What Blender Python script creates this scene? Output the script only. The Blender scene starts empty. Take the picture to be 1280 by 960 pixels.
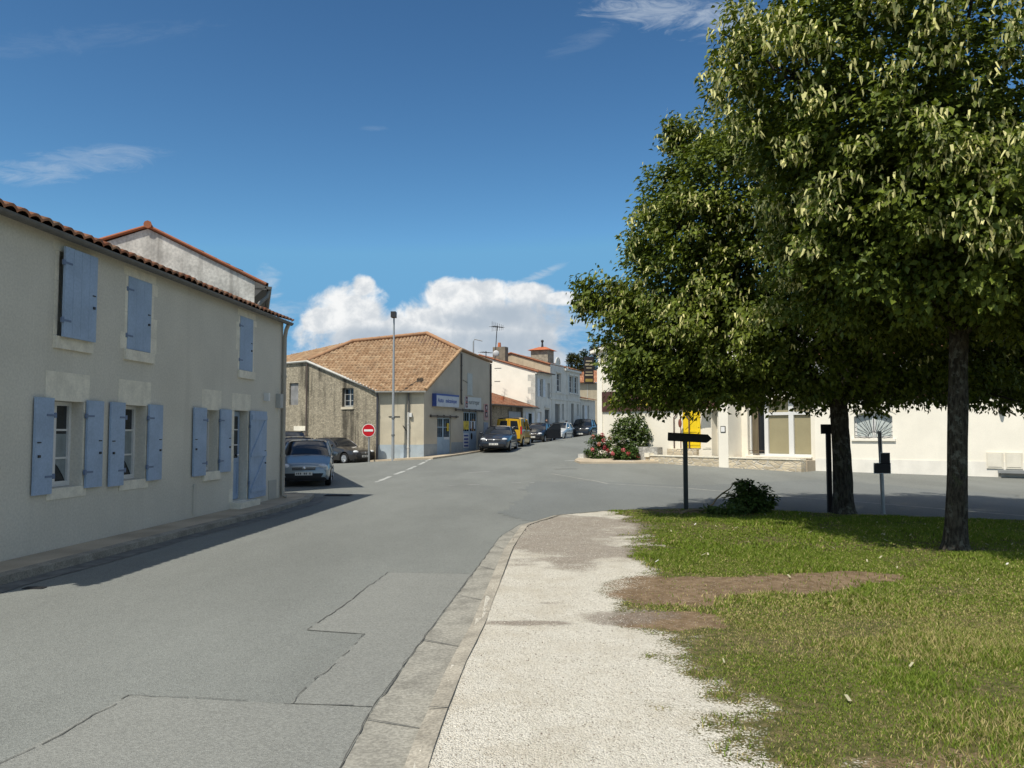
import bpy, math, random
import numpy as np
from mathutils import Vector, Matrix
random.seed(7); rng = np.random.default_rng(7)
SC = bpy.context.scene
COL = SC.collection
R = math.radians

# ------------------------------------------------------------------ camera
FPX, CX, CY, EYE = 1030.0, 640.0, 480.0, 1.7
PITCH = math.atan(60.0 / FPX)
cam = bpy.data.cameras.new('camera'); camo = bpy.data.objects.new('camera', cam); COL.objects.link(camo)
cam.sensor_width = 36.0; cam.lens = FPX / 1280 * 36.0; cam.clip_start = .05; cam.clip_end = 3000
camo.location = (0, 0, EYE); camo.rotation_euler = (R(90) + PITCH, 0, 0)
SC.camera = camo
def ray(px, py):
    u, v = (px - CX) / FPX, (CY - py) / FPX
    return u, math.cos(PITCH) - v * math.sin(PITCH), math.sin(PITCH) + v * math.cos(PITCH)
def at(px, py, Y):                    # survey helper: the point at real depth Y
    a, b, c = ray(px, py); t = Y / b
    return Vector((a * t, Y, EYE + c * t))
def G(px, py, z=0.0):                 # survey helper: the point on level z
    a, b, c = ray(px, py); t = (z - EYE) / c
    return Vector((a * t, b * t, z))
def sstep(a, b, x):
    t = np.clip((x - a) / (b - a), 0, 1); return t * t * (3 - 2 * t)
def gz(x, y):                         # terrain: the side street climbs away to the right
    x = np.asarray(x, float); y = np.asarray(y, float)
    s = np.minimum(x * .386 + y * .923, 95); n = x * .923 - y * .386
    q = (s - 31) / 2.0
    g = .042 * 2.0 * np.where(q > 30, q, np.log1p(np.exp(np.minimum(q, 30))))
    return g * sstep(-27, -20, n)
def gp(x, y, dz=0): return Vector((x, y, float(gz(x, y)) + dz))

# ------------------------------------------------------------------ objects
def tag(o, label=None, cat=None, group=None, kind=None):
    if label: o['label'] = label
    if cat: o['category'] = cat
    if group: o['group'] = group
    if kind: o['kind'] = kind
    return o
def thing(name, label, cat, loc=(0, 0, 0), rz=0.0, group=None):
    o = bpy.data.objects.new(name, None); COL.objects.link(o)
    o.location = loc; o.rotation_euler = (0, 0, rz); o.empty_display_size = .2
    return tag(o, label, cat, group)
def wmat(o):
    m = Matrix.Translation(o.location) @ o.rotation_euler.to_matrix().to_4x4()
    return wmat(o.parent) @ m if o.parent else m
def frame(loc, d=(1, 0)):             # x along d, y into the building, z up
    a = math.atan2(d[1], d[0])
    return Matrix.Translation(Vector(loc)) @ Matrix.Rotation(a, 4, 'Z')
I4 = Matrix.Identity(4)
SPLIT = {'hinge', 'catch', 'plinth', 'quoin', 'wheel_well', 'batten', 'wall_cable', 'stone_moulding', 'wall_fin', 'logo_square', 'drainpipe', 'door_handle', 'pillar', 'clamp_band', 'cargo_panel', 'edging_stone', 'pale_bar', 'grille_bar', 'back_rail', 'junction_box', 'rear_window', 'fitting', 'sill', 'glazing_bar'}
class MB:
    def __init__(s, T=I4): s.v = []; s.f = []; s.T = T
    def add(s, vs, fs):
        n = len(s.v); s.v += [s.T @ Vector(p) for p in vs]; s.f += [tuple(i + n for i in f) for f in fs]; return s
    def poly(s, *pts): return s.add(pts, [tuple(range(len(pts)))])
    def box(s, x0, x1, y0, y1, z0, z1):
        return s.add([(x, y, z) for x in (x0, x1) for y in (y0, y1) for z in (z0, z1)],
                     [(0, 1, 3, 2), (4, 6, 7, 5), (0, 4, 5, 1), (2, 3, 7, 6), (0, 2, 6, 4), (1, 5, 7, 3)])
    def tube(s, pts, r, n=8, cap=True):
        pts = [Vector(p) for p in pts]; rr = r if isinstance(r, (list, tuple)) else [r] * len(pts)
        vs = []; fs = []; up = None
        for i, p in enumerate(pts):
            d = (pts[min(i + 1, len(pts) - 1)] - pts[max(i - 1, 0)]).normalized()
            if up is None: up = Vector((0, 0, 1)) if abs(d.z) < .9 else Vector((1, 0, 0))
            a = d.cross(up).normalized(); b = a.cross(d).normalized(); up = b
            for k in range(n):
                t = 2 * math.pi * k / n; vs.append(p + rr[i] * (a * math.cos(t) + b * math.sin(t)))
        for i in range(len(pts) - 1):
            for k in range(n):
                k2 = (k + 1) % n; fs.append((i * n + k, i * n + k2, (i + 1) * n + k2, (i + 1) * n + k))
        if cap: fs.append(tuple(range(n))[::-1]); fs.append(tuple((len(pts) - 1) * n + k for k in range(n)))
        return s.add(vs, fs)
    def prism(s, outline, y0, y1):    # outline in (x,z), extruded along y
        n = len(outline)
        vs = [(x, y0, z) for x, z in outline] + [(x, y1, z) for x, z in outline]
        fs = [tuple(range(n)), tuple(range(2 * n - 1, n - 1, -1))] + [(i, i + n, (i + 1) % n + n, (i + 1) % n) for i in range(n)]
        return s.add(vs, fs)
    def ell(s, c, r, nu=12, nv=8):
        vs = []; fs = []
        for j in range(nv + 1):
            p = math.pi * j / nv
            for i in range(nu):
                t = 2 * math.pi * i / nu
                vs.append((c[0] + r[0] * math.sin(p) * math.cos(t), c[1] + r[1] * math.sin(p) * math.sin(t), c[2] + r[2] * math.cos(p)))
        for j in range(nv):
            for i in range(nu):
                i2 = (i + 1) % nu; fs.append((j * nu + i, (j + 1) * nu + i, (j + 1) * nu + i2, j * nu + i2))
        return s.add(vs, fs)
    def disc(s, c, axis, r, h, n=20):  # solid disc, axis a unit vector, from c to c+axis*h
        c = Vector(c); a = Vector(axis)
        return s.tube([c, c + a * h], r, n)
    def build(s, name, mat, parent=None, smooth=0, kind=None):
        if name in SPLIT:
            par = list(range(len(s.v)))
            def find(i):
                while par[i] != i: par[i] = par[par[i]]; i = par[i]
                return i
            for f in s.f:
                for q in f[1:]: par[find(q)] = find(f[0])
            comps = {}
            for f in s.f: comps.setdefault(find(f[0]), []).append(f)
            if len(comps) > 1:
                res = None
                for fs in comps.values():
                    ids = sorted({i for f in fs for i in f}); mp = {i: k for k, i in enumerate(ids)}
                    o = mesh_obj(name, [tuple(s.v[i]) for i in ids], [tuple(mp[i] for i in f) for f in fs], mat, parent, smooth, kind); res = res or o
                return res
        return mesh_obj(name, [tuple(p) for p in s.v], s.f, mat, parent, smooth, kind)
def mesh_obj(name, vs, fs, mat, parent=None, smooth=0, kind=None):
    if parent is not None:
        iv = wmat(parent).inverted(); vs = [tuple(iv @ Vector(p)) for p in vs]
    m = bpy.data.meshes.new(name); m.from_pydata(vs, [], fs); m.validate()
    if isinstance(mat, (list, tuple)):
        for k in mat: m.materials.append(k)
    else: m.materials.append(mat)
    if smooth:
        m.polygons.foreach_set('use_smooth', [True] * len(m.polygons)); m.set_sharp_from_angle(angle=R(smooth))
    o = bpy.data.objects.new(name, m); COL.objects.link(o)
    if parent is not None: o.parent = parent
    if kind: o['kind'] = kind
    return o
def np_obj(name, V, F, mat, parent=None, fcol=None, cname='tint', kind=None, smooth=False):
    V = np.asarray(V, np.float32); F = np.asarray(F, np.int32); k = F.shape[1]
    if parent is not None:
        iv = np.array(wmat(parent).inverted()); V = (V @ iv[:3, :3].T + iv[:3, 3]).astype(np.float32)
    m = bpy.data.meshes.new(name)
    m.vertices.add(len(V)); m.vertices.foreach_set('co', V.ravel())
    m.loops.add(F.size); m.loops.foreach_set('vertex_index', F.ravel())
    m.polygons.add(len(F)); m.polygons.foreach_set('loop_start', np.arange(0, F.size, k, dtype=np.int32))
    m.update(calc_edges=True)
    if smooth: m.polygons.foreach_set('use_smooth', np.ones(len(F), bool))
    if fcol is not None:
        fc = np.asarray(fcol, np.float32)
        if len(fc) == len(V): a = m.attributes.new(cname, 'FLOAT_COLOR', 'POINT')
        else: a = m.attributes.new(cname, 'FLOAT_COLOR', 'FACE')
        a.data.foreach_set('color', np.hstack([fc, np.ones((len(fc), 1), np.float32)]).ravel())
    m.materials.append(mat)
    o = bpy.data.objects.new(name, m); COL.objects.link(o)
    if parent is not None: o.parent = parent
    if kind: o['kind'] = kind
    return o
def vnoise(x, y, seed=0):             # smooth value noise in numpy
    x = np.asarray(x, float); y = np.asarray(y, float)
    xi = np.floor(x).astype(np.int64); yi = np.floor(y).astype(np.int64); fx = x - xi; fy = y - yi
    fx = fx * fx * (3 - 2 * fx); fy = fy * fy * (3 - 2 * fy)
    def h(a, b):
        n = (a * 374761393 + b * 668265263 + seed * 974711) & 0x7fffffff
        n = ((n ^ (n >> 13)) * 1274126177) & 0x7fffffff
        return ((n ^ (n >> 16)) & 0xffff) / 65535.0
    return (h(xi, yi) * (1 - fx) + h(xi + 1, yi) * fx) * (1 - fy) + (h(xi, yi + 1) * (1 - fx) + h(xi + 1, yi + 1) * fx) * fy
def fbm(x, y, seed=0, o=4):
    r = 0; a = .5; t = 0
    for k in range(o): r = r + a * vnoise(x * 2 ** k, y * 2 ** k, seed + k); t += a; a *= .5
    return r / t

# ------------------------------------------------------------------ materials
class NT:
    def __init__(s, nt): s.nt = nt
    def n(s, t, ins=None, **kw):
        nd = s.nt.nodes.new(t)
        for k, v in kw.items(): setattr(nd, k, v)
        for k, v in (ins or {}).items(): s.set(nd.inputs[k], v)
        return nd
    def set(s, sock, v):
        if isinstance(v, bpy.types.NodeSocket): s.nt.links.new(v, sock)
        elif isinstance(v, bpy.types.Node): s.nt.links.new(v.outputs[0], sock)
        elif isinstance(v, (tuple, list)) and len(v) == 3 and sock.type == 'RGBA': sock.default_value = (*v, 1)
        else: sock.default_value = v
    def m(s, op, a, b=0.0, c=0.0, clamp=False):
        nd = s.n('ShaderNodeMath', {0: a, 1: b, 2: c}, operation=op); nd.use_clamp = clamp; return nd.outputs[0]
    def mix(s, f, a, b, bt='MIX'):
        nd = s.n('ShaderNodeMix', data_type='RGBA', blend_type=bt)
        s.set(nd.inputs[0], f); s.set(nd.inputs[6], a); s.set(nd.inputs[7], b); return nd.outputs[2]
    def ss(s, x, a, b):
        nd = s.n('ShaderNodeMapRange', {0: x, 1: a, 2: b, 3: 0.0, 4: 1.0}, interpolation_type='SMOOTHSTEP'); return nd.outputs[0]
    def noise(s, vec, scale, detail=4, rough=.55, dist=0.0):
        nd = s.n('ShaderNodeTexNoise', {'Vector': vec, 'Scale': scale, 'Detail': detail, 'Roughness': rough, 'Distortion': dist}); return nd.outputs[0]
    def scale(s, vec, sx, sy, sz):
        nd = s.n('ShaderNodeMapping', {'Vector': vec}); nd.inputs['Scale'].default_value = (sx, sy, sz); return nd.outputs[0]
def newmat(name):
    m = bpy.data.materials.new(name); m.use_nodes = True; nt = m.node_tree
    for n in list(nt.nodes): nt.nodes.remove(n)
    s = NT(nt); out = s.n('ShaderNodeOutputMaterial'); return m, s, out
def finish(s, out, col, rough, spec=.4, metal=0.0, bump=None, bstr=.3, bdist=.01, coat=0.0, alpha=None):
    b = s.n('ShaderNodeBsdfPrincipled')
    s.set(b.inputs['Base Color'], col); s.set(b.inputs['Roughness'], rough); s.set(b.inputs['Specular IOR Level'], spec)
    s.set(b.inputs['Metallic'], metal); s.set(b.inputs['Coat Weight'], coat)
    if bump is not None:
        bn = s.n('ShaderNodeBump', {'Strength': bstr, 'Distance': bdist, 'Height': bump}); s.set(b.inputs['Normal'], bn.outputs[0])
    s.nt.links.new(b.outputs[0], out.inputs[0]); return b
def sc3(c, k): return tuple(min(1, v * k) for v in c)
def M(name, c, rough=.8, var=.15, vs=2.5, fine=.06, fs=70, bump=0.0, bs=90, spec=.4, metal=0.0, coat=0.0, streak=0.0, dirt=None, bd=.01):
    m, s, out = newmat(name); tc = s.n('ShaderNodeTexCoord').outputs['Object']
    n1 = s.ss(s.noise(tc, vs, 5), .3, .7); col = s.mix(n1, sc3(c, 1 - var), sc3(c, 1 + var))
    if fine:
        n2 = s.ss(s.noise(tc, fs, 3), .3, .7); col = s.mix(n2, s.mix(1.0, col, (1 - fine,) * 3, 'MULTIPLY'), s.mix(1.0, col, (1 + fine,) * 3, 'MULTIPLY'))
    if streak:
        n3 = s.noise(s.scale(tc, 2.6, 2.6, .16), 1.0, 5, .6); n3 = s.ss(n3, .5, .75); col = s.mix(s.m('MULTIPLY', n3, streak), col, dirt or sc3(c, .3))
    finish(s, out, col, rough, spec, metal, s.noise(tc, bs, 4) if bump else None, bump, bd, coat)
    return m
def tiled(name, c1, c2, c3):          # clay tiles: one tint per tile plus lichen and soot
    m, s, out = newmat(name); at_ = s.n('ShaderNodeAttribute', attribute_name='tint').outputs['Fac']
    tc = s.n('ShaderNodeTexCoord').outputs['Object']
    col = s.mix(s.ss(at_, .0, .5), c1, c2); col = s.mix(s.ss(at_, .55, 1.0), col, c3)
    col = s.mix(s.m('MULTIPLY', s.ss(s.noise(tc, 1.3, 5), .45, .75), .45), col, (.13, .09, .06))
    col = s.mix(s.m('MULTIPLY', s.ss(s.noise(tc, 14, 4), .52, .7), .4), col, (.22, .19, .15))
    finish(s, out, col, .85, .2, 0, s.noise(tc, 40, 4), .3, .01); return m
def leafmat(name, trans=.3, rough=.42, spec=.35):
    m, s, out = newmat(name); a = s.n('ShaderNodeAttribute', attribute_name='tint').outputs['Color']
    p = s.n('ShaderNodeBsdfPrincipled', {'Base Color': a, 'Roughness': rough, 'Specular IOR Level': spec})
    t = s.n('ShaderNodeBsdfTranslucent', {'Color': s.mix(1.0, a, (1.25, 1.3, .55), 'MULTIPLY')})
    mx = s.n('ShaderNodeMixShader', {0: trans, 1: p.outputs[0], 2: t.outputs[0]}); s.nt.links.new(mx.outputs[0], out.inputs[0]); return m
def stonewall(name, stone, mortar, dirt, scale=4.5, streak=.75, zs=1.7):
    m, s, out = newmat(name); tc = s.n('ShaderNodeTexCoord').outputs['Object']
    wob = s.n('ShaderNodeTexNoise', {'Vector': tc, 'Scale': 3.0, 'Detail': 3}); mv = s.n('ShaderNodeMix', data_type='VECTOR'); s.set(mv.inputs[0], .06)
    s.set(mv.inputs[4], tc); s.set(mv.inputs[5], wob.outputs['Color'])
    sv = s.scale(mv.outputs[1], 1, 1, zs)
    vo = s.n('ShaderNodeTexVoronoi', {'Vector': sv, 'Scale': scale, 'Randomness': 1.0}, feature='F1')
    ve = s.n('ShaderNodeTexVoronoi', {'Vector': sv, 'Scale': scale}, feature='DISTANCE_TO_EDGE')
    h = s.n('ShaderNodeSeparateColor', {0: vo.outputs['Color']}).outputs[0]
    col = s.mix(h, sc3(stone, .7), sc3(stone, 1.2)); edge = s.ss(ve.outputs[0], .02, .09); col = s.mix(edge, mortar, col)
    col = s.mix(s.m('MULTIPLY', s.ss(s.noise(tc, 25, 4), .45, .7), .35), col, sc3(dirt, 1.2))
    n3 = s.ss(s.noise(s.scale(tc, 1.9, 1.9, .1), 1.0, 5, .62), .42, .60); n4 = s.ss(s.noise(tc, .7, 4), .35, .6)
    col = s.mix(s.m('MULTIPLY', s.m('MULTIPLY', n3, n4), streak), col, dirt)
    hb = s.m('ADD', edge, s.m('MULTIPLY', s.noise(tc, 30, 4), .6))
    finish(s, out, col, .92, .2, 0, hb, .7, .03); return m
def asphalt(name, c, patch=.14):
    m, s, out = newmat(name); tc = s.n('ShaderNodeTexCoord').outputs['Object']
    big = s.ss(s.noise(s.scale(tc, .8, .25, 1), .5, 6, .6), .3, .72); col = s.mix(big, sc3(c, 1 - patch), sc3(c, 1 + patch))
    med = s.ss(s.noise(tc, 3.0, 6, .65), .35, .7); col = s.mix(s.m('MULTIPLY', med, .16), col, sc3(c, .62))
    sp = s.n('ShaderNodeTexVoronoi', {'Vector': tc, 'Scale': 120.0}, feature='F1')
    g = s.n('ShaderNodeSeparateColor', {0: sp.outputs['Color']}).outputs[0]
    col = s.mix(.42, col, s.mix(g, sc3(c, .45), sc3(c, 1.7)))
    spot = s.ss(s.noise(tc, 1.1, 5, .7), .68, .78); col = s.mix(s.m('MULTIPLY', spot, .35), col, sc3(c, .5))
    h = s.m('ADD', sp.outputs[0], s.m('MULTIPLY', s.noise(tc, 240, 3), .5))
    finish(s, out, col, .86, .3, 0, h, .55, .008); return m
def soilmat(name, path=False):        # tint.r gravel share, tint.g bare earth share, tint.b dark leaf litter / tar share
    m, s, out = newmat(name); tc = s.n('ShaderNodeTexCoord').outputs['Object']
    a = s.n('ShaderNodeSeparateColor', {0: s.n('ShaderNodeAttribute', attribute_name='tint').outputs['Color']})
    vo = s.n('ShaderNodeTexVoronoi', {'Vector': tc, 'Scale': 95.0}, feature='F1'); hv = s.n('ShaderNodeSeparateColor', {0: vo.outputs['Color']})
    gr = s.mix(hv.outputs[0], (.52, .49, .415), (.73, .695, .605)); gr = s.mix(s.m('MULTIPLY', s.ss(hv.outputs[1], .92, .965), .7), gr, (.24, .20, .16))
    gr = s.mix(s.m('MULTIPLY', s.ss(vo.outputs[0], .5, .8), .35), gr, (.38, .35, .29))
    gr = s.mix(s.m('MULTIPLY', s.ss(s.noise(tc, 1.8, 7, .7), .42, .7), .55), gr, (.45, .40, .31))
    so = s.mix(s.ss(s.noise(tc, 9, 6, .65), .3, .7), (.145, .098, .056), (.27, .192, .118)); so = s.mix(s.ss(hv.outputs[2], .95, .98), so, (.42, .36, .28))
    tu = s.mix(s.ss(s.noise(tc, 14, 5), .35, .65), (.075, .078, .026), (.17, .14, .065))
    n = s.m('SUBTRACT', s.m('ADD', hv.outputs[0], s.noise(tc, 6, 5, .7)), 1.0)
    col = s.mix(s.ss(s.m('ADD', a.outputs[1], s.m('MULTIPLY', n, .35)), .38, .62), tu, so)
    col = s.mix(s.ss(s.m('ADD', a.outputs[0], s.m('MULTIPLY', n, .55)), .36, .64), col, gr)
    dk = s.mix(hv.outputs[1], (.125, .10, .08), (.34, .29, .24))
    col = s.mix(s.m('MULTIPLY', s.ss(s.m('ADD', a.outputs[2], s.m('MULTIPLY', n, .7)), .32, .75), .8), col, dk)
    h = s.m('ADD', s.m('MULTIPLY', s.m('SUBTRACT', 1.0, vo.outputs[0]), .8), s.noise(tc, 25, 5))
    finish(s, out, col, .93, .15, 0, h, .8, .02); return m

WHITE = M('white_paint', (.72, .71, .66), .6, .05)
PVC = M('white_window_frame', (.68, .68, .66), .4, .03, spec=.5)
STUCCO = M('cream_render', (.63, .595, .505), .92, .05, .8, .07, 30, .35, 70, .15, streak=.22, dirt=(.44, .41, .345))
SURR = M('pale_limestone', (.76, .71, .585), .9, .10, 4, .06, 30, .3, 50, .15, streak=.12, dirt=(.55, .51, .42))
BLUE = M('pale_blue_paint', (.325, .42, .555), .6, .09, 2, .06, 30, .1, 40, .3, streak=.10, dirt=(.36, .44, .52))
BLUED = M('darker_blue_paint', (.14, .19, .29), .6, .05)  # slightly darker blue paint of the shutter hinges
IRON = M('dark_iron', (.03, .03, .032), .55, .1)
ZINC = M('grey_zinc', (.20, .21, .21), .5, .12, 5, metal=.3)
GUTTER = M('brown_grey_gutter', (.12, .115, .105), .55, .12, 5)
GLASS = M('dark_window_glass', (.018, .022, .026), .06, .05, spec=.6, fine=0)
CURT = M('net_curtain_behind_glass', (.22, .26, .27), .35, .12, 9, spec=.6)
TILE = tiled('old_canal_tiles', (.36, .13, .065), (.44, .19, .10), (.48, .27, .16))
TILES = tiled('brown_canal_tiles', (.265, .16, .088), (.325, .208, .12), (.39, .272, .165))
TILER = tiled('red_canal_tiles', (.29, .115, .06), (.36, .16, .088), (.42, .235, .14))
OLDWH = M('weathered_white_render', (.56, .545, .50), .92, .22, 1.6, .14, 14, .35, 30, .15, streak=.75, dirt=(.20, .19, .17))
STONE = stonewall('rubble_stone', (.42, .37, .275), (.24, .21, .16), (.06, .054, .043), 9.0, .88)
CHAMF = M('stained_cream_render', (.54, .485, .37), .92, .10, 1.0, .05, 40, .2, 60, .15, streak=.85, dirt=(.21, .19, .15))
FACADE = M('grey_beige_render', (.48, .43, .345), .92, .07, .9, .04, 40, .2, 60, .15, streak=.15, dirt=(.33, .30, .25))
PLINTH = M('blue_grey_plinth_paint', (.36, .42, .46), .8, .08)
BDOOR = M('blue_grey_door_paint', (.33, .42, .50), .55, .08)
WALLW = M('white_render', (.83, .785, .68), .9, .04, 1.0, .03, 40, .15, 80, .15, streak=.08, dirt=(.6, .58, .52))
WALLC = M('creamy_white_render', (.77, .72, .61), .9, .04, 1.0, .03, 40, .15, 80, .15, streak=.08, dirt=(.55, .5, .43))
BEIGE = M('beige_render', (.46, .39, .28), .92, .10, 1.5, streak=.2, spec=.15)
ASHLAR = M('grey_ashlar', (.62, .61, .56), .9, .08, 1.5, streak=.25, dirt=(.35, .34, .31), spec=.15)
DRY = stonewall('dressed_rubble', (.62, .53, .38), (.58, .54, .46), (.25, .2, .14), 3.2, .1, 2.6)
BLOCK = stonewall('grey_block', (.42, .41, .38), (.36, .35, .32), (.2, .19, .17), 7, .3, 1)
YELLOW = M('yellow_paint', (.78, .55, .012), .5, .05)
BROWN = M('dark_brown_board', (.075, .032, .026), .55, .1)
TERRA = M('terracotta_paint', (.42, .13, .055), .8, .15)
SIGNBACK = M('dark_sign_back', (.022, .018, .017), .6, .15)
STEEL = M('galvanised_steel', (.34, .35, .35), .45, .12, 6, metal=.5)
CONC = M('kerb_concrete', (.265, .255, .22), .92, .22, 2.6, .22, 45, .5, 70, .15, streak=.35, dirt=(.15, .14, .115))
KERB = M('kerb_stone', (.31, .285, .235), .92, .2, 3.2, .22, 50, .5, 70, .15)
PAVE = M('pavement_concrete', (.44, .37, .275), .92, .15, 1.2, .10, 50, .3, 60, .15)
ROAD = asphalt('asphalt', (.182, .190, .175), .24)
PATCH = asphalt('newer_asphalt', (.212, .216, .197), .10)
CRACK = M('open_seam_tar', (.095, .095, .088), .95, .2, spec=.1)
PAINT = M('worn_road_paint', (.40, .41, .385), .8, .25, 8)
SOIL = soilmat('verge_soil_and_gravel')
RUBBER = M('tyre_rubber', (.018, .018, .018), .85, .1, spec=.2)
ALLOY = M('wheel_alloy', (.42, .43, .44), .35, .08, metal=.6)
CARGLASS = M('car_glass', (.012, .015, .02), .03, .05, spec=.8, fine=0)
LAMPG = M('headlamp_glass', (.62, .64, .66), .08, .1, 20, spec=.8)
CHROME = M('chrome_trim', (.7, .7, .72), .18, .03, metal=.9)
BLACKP = M('black_plastic', (.018, .018, .02), .5, .1)
PLATE = M('number_plate', (.68, .67, .62), .4, .04)
def paint(name, c, metal=.35): return M(name, c, .28, .03, 2, 0, spec=.5, metal=metal, coat=.8)
RED = M('red_sign_film', (.50, .012, .02), .4, .04); SIGNW = M('white_sign_film', (.78, .77, .74), .4, .03)
BLUESIGN = M('blue_sign_film', (.05, .09, .30), .4, .04); SIGNGREY = M('pale_sign_panel', (.50, .53, .58), .45, .05)
GREYPOLE = M('painted_grey_pole', (.33, .35, .36), .5, .06, metal=.2)
def barkmat():
    m, s, out = newmat('lime_bark'); tc = s.n('ShaderNodeTexCoord').outputs['Object']; sv = s.scale(tc, 1, 1, .28)
    n1 = s.noise(sv, 26, 5, .65); col = s.mix(s.ss(n1, .35, .65), (.028, .024, .019), (.085, .075, .058))
    lich = s.m('MULTIPLY', s.ss(s.noise(tc, 9, 6, .7), .50, .60), s.ss(s.noise(tc, 1.7, 3), .42, .55)); col = s.mix(s.m('MULTIPLY', lich, .6), col, (.19, .19, .155))
    col = s.mix(s.m('MULTIPLY', s.ss(s.noise(tc, 5, 4), .55, .7), .4), col, (.06, .075, .03))
    finish(s, out, col, .95, .1, 0, n1, .9, .03); return m
BARK = barkmat()
LEAF = leafmat('lime_leaf', .2, .5, .2); BRACT = leafmat('lime_bract', .3, .6, .2); GRASS = leafmat('grass_blade', .3, .6, .15)
PETAL = leafmat('petal', .2, .6, .1)
SKIN = M('skin', (.45, .27, .19), .6, .05)
CLOTH = M('dark_cloth', (.02, .022, .03), .9, .1); HAIR = M('dark_hair', (.02, .014, .01), .7, .1)
# ------------------------------------------------------------------ terrain, road, kerbs
def sheet(name, xs, ys, dz, mat, keep=None, kind='structure', parent=None, extra=None):
    X, Y = np.meshgrid(xs, ys); Z = gz(X, Y) + dz + (extra(X, Y) if extra else 0)
    V = np.stack([X.ravel(), Y.ravel(), Z.ravel()], 1); nx = len(xs)
    i, j = np.meshgrid(np.arange(nx - 1), np.arange(len(ys) - 1)); b = (j * nx + i).ravel()
    F = np.stack([b, b + 1, b + 1 + nx, b + nx], 1)
    if keep is not None:
        c = V[F].mean(1); F = F[keep(c[:, 0], c[:, 1])]
        u, inv = np.unique(F, return_inverse=True); V = V[u]; F = inv.reshape(F.shape)
    return np_obj(name, V, F, mat, parent, kind=kind, smooth=True)
coarse = np.concatenate([[-900, -400, -200, -120], np.arange(-80, 81, 4.0), [120, 200, 400, 900]])
coarsey = np.concatenate([[-300, -100, -40], np.arange(-16, 140, 4.0), [160, 200, 300, 500, 900, 1600]])
sheet('ground', coarse, coarsey, -.16, M('dry_ground', (.17, .16, .09), .95, .25, .3))
sheet('road', np.arange(-60, 60.1, 1.0), np.arange(-6, 130.1, 1.0), 0.0, ROAD)

def inpoly(x, y, P):
    r = np.zeros(len(x), bool); n = len(P)
    for i in range(n):
        (x1, y1), (x2, y2) = P[i], P[(i + 1) % n]
        c = ((y1 > y) != (y2 > y)) & (x < (x2 - x1) * (y - y1) / (y2 - y1 + 1e-12) + x1); r ^= c
    return r
def densify(pts, step=.4):
    out = []
    for a, b in zip(pts[:-1], pts[1:]):
        n = max(1, int((Vector(b[:2]) - Vector(a[:2])).length / step))
        out += [tuple(a[k] + (b[k] - a[k]) * i / n for k in range(len(a))) for i in range(n)]
    return out + [tuple(pts[-1])]
def strip(name, pairs, h, mat, wob=0.0, base=-.12, kind='structure', closed=True):
    """solid slab between two edge lines: pairs of (xl, yl, xr, yr), top h above the terrain"""
    P = densify(pairs); mb = MB(); vs = []; fs = []; hh = h if isinstance(h, (list, tuple)) else (h, h)
    for k, (a, b, c, d) in enumerate(P):
        if wob:
            w = wob * (fbm(k * .7, 3.3, 5) - .5) * 2; a += w; w = wob * (fbm(k * .7, 9.3, 8) - .5) * 2; c += w
        vs += [gp(a, b, base), gp(a, b, hh[0]), gp(c, d, hh[1]), gp(c, d, base)]
    for k in range(len(P) - 1):
        q = k * 4; r = q + 4
        fs += [(q, r, r + 1, q + 1), (q + 1, r + 1, r + 2, q + 2), (q + 2, r + 2, r + 3, q + 3)]
    fs += [(0, 1, 2, 3), tuple(len(vs) - 4 + i for i in (3, 2, 1, 0))]
    return mb.add(vs, fs).build(name, mat, kind=kind)
def ribbon(name, pts, w, dz, mat, wob=0.0, step=.12, seed=0, gap=0):
    P = densify(pts, step); vs = []; fs = []
    for k, p in enumerate(P):
        a = Vector(P[max(k - 1, 0)][:2]); b = Vector(P[min(k + 1, len(P) - 1)][:2]); d = (b - a).normalized(); n = Vector((-d.y, d.x))
        ww = w * (.75 if 'seam' in name else 1) * (.35 + 1.3 * float(fbm(k * .31, 1.7, seed))) if wob else w * .8
        o = wob * (float(fbm(k * .23, 7.7, seed + 3)) - .5) * 2
        for sgn in (-1, 1): q = Vector(p[:2]) + n * (o + sgn * ww / 2); vs.append(gp(q.x, q.y, dz))
    for k in range(len(P) - 1):
        if gap and float(vnoise(k * .4, 2.2, seed)) < gap: continue
        fs.append((2 * k, 2 * k + 1, 2 * k + 3, 2 * k + 2))
    return MB().add(vs, fs).build(name, mat, kind='structure')

# left pavement (kerb is a real step)
kx = [(-5.85, 4.0), (-5.80, 7.0), (-5.68, 9.3), (-5.36, 13.6), (-4.98, 17.6), (-4.93, 20.2), (-5.15, 21.6)]
def hx(y): return -6.575 + .0663 * (y - 6.5)
strip('pavement_left', [(hx(y) + .004 if y < 20.4 else -5.9, y, x - .16, y) for x, y in kx], .10, PAVE, base=-.1)
strip('kerb_left', [(x - .156, y, x, y) for x, y in kx], (.104, .092), KERB, .006)
ribbon('gutter_left', [(x + .16, y) for x, y in kx], .30, .006, M('gutter_tar', (.14, .14, .13), .9, .3, 5), .03, .3)

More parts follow.
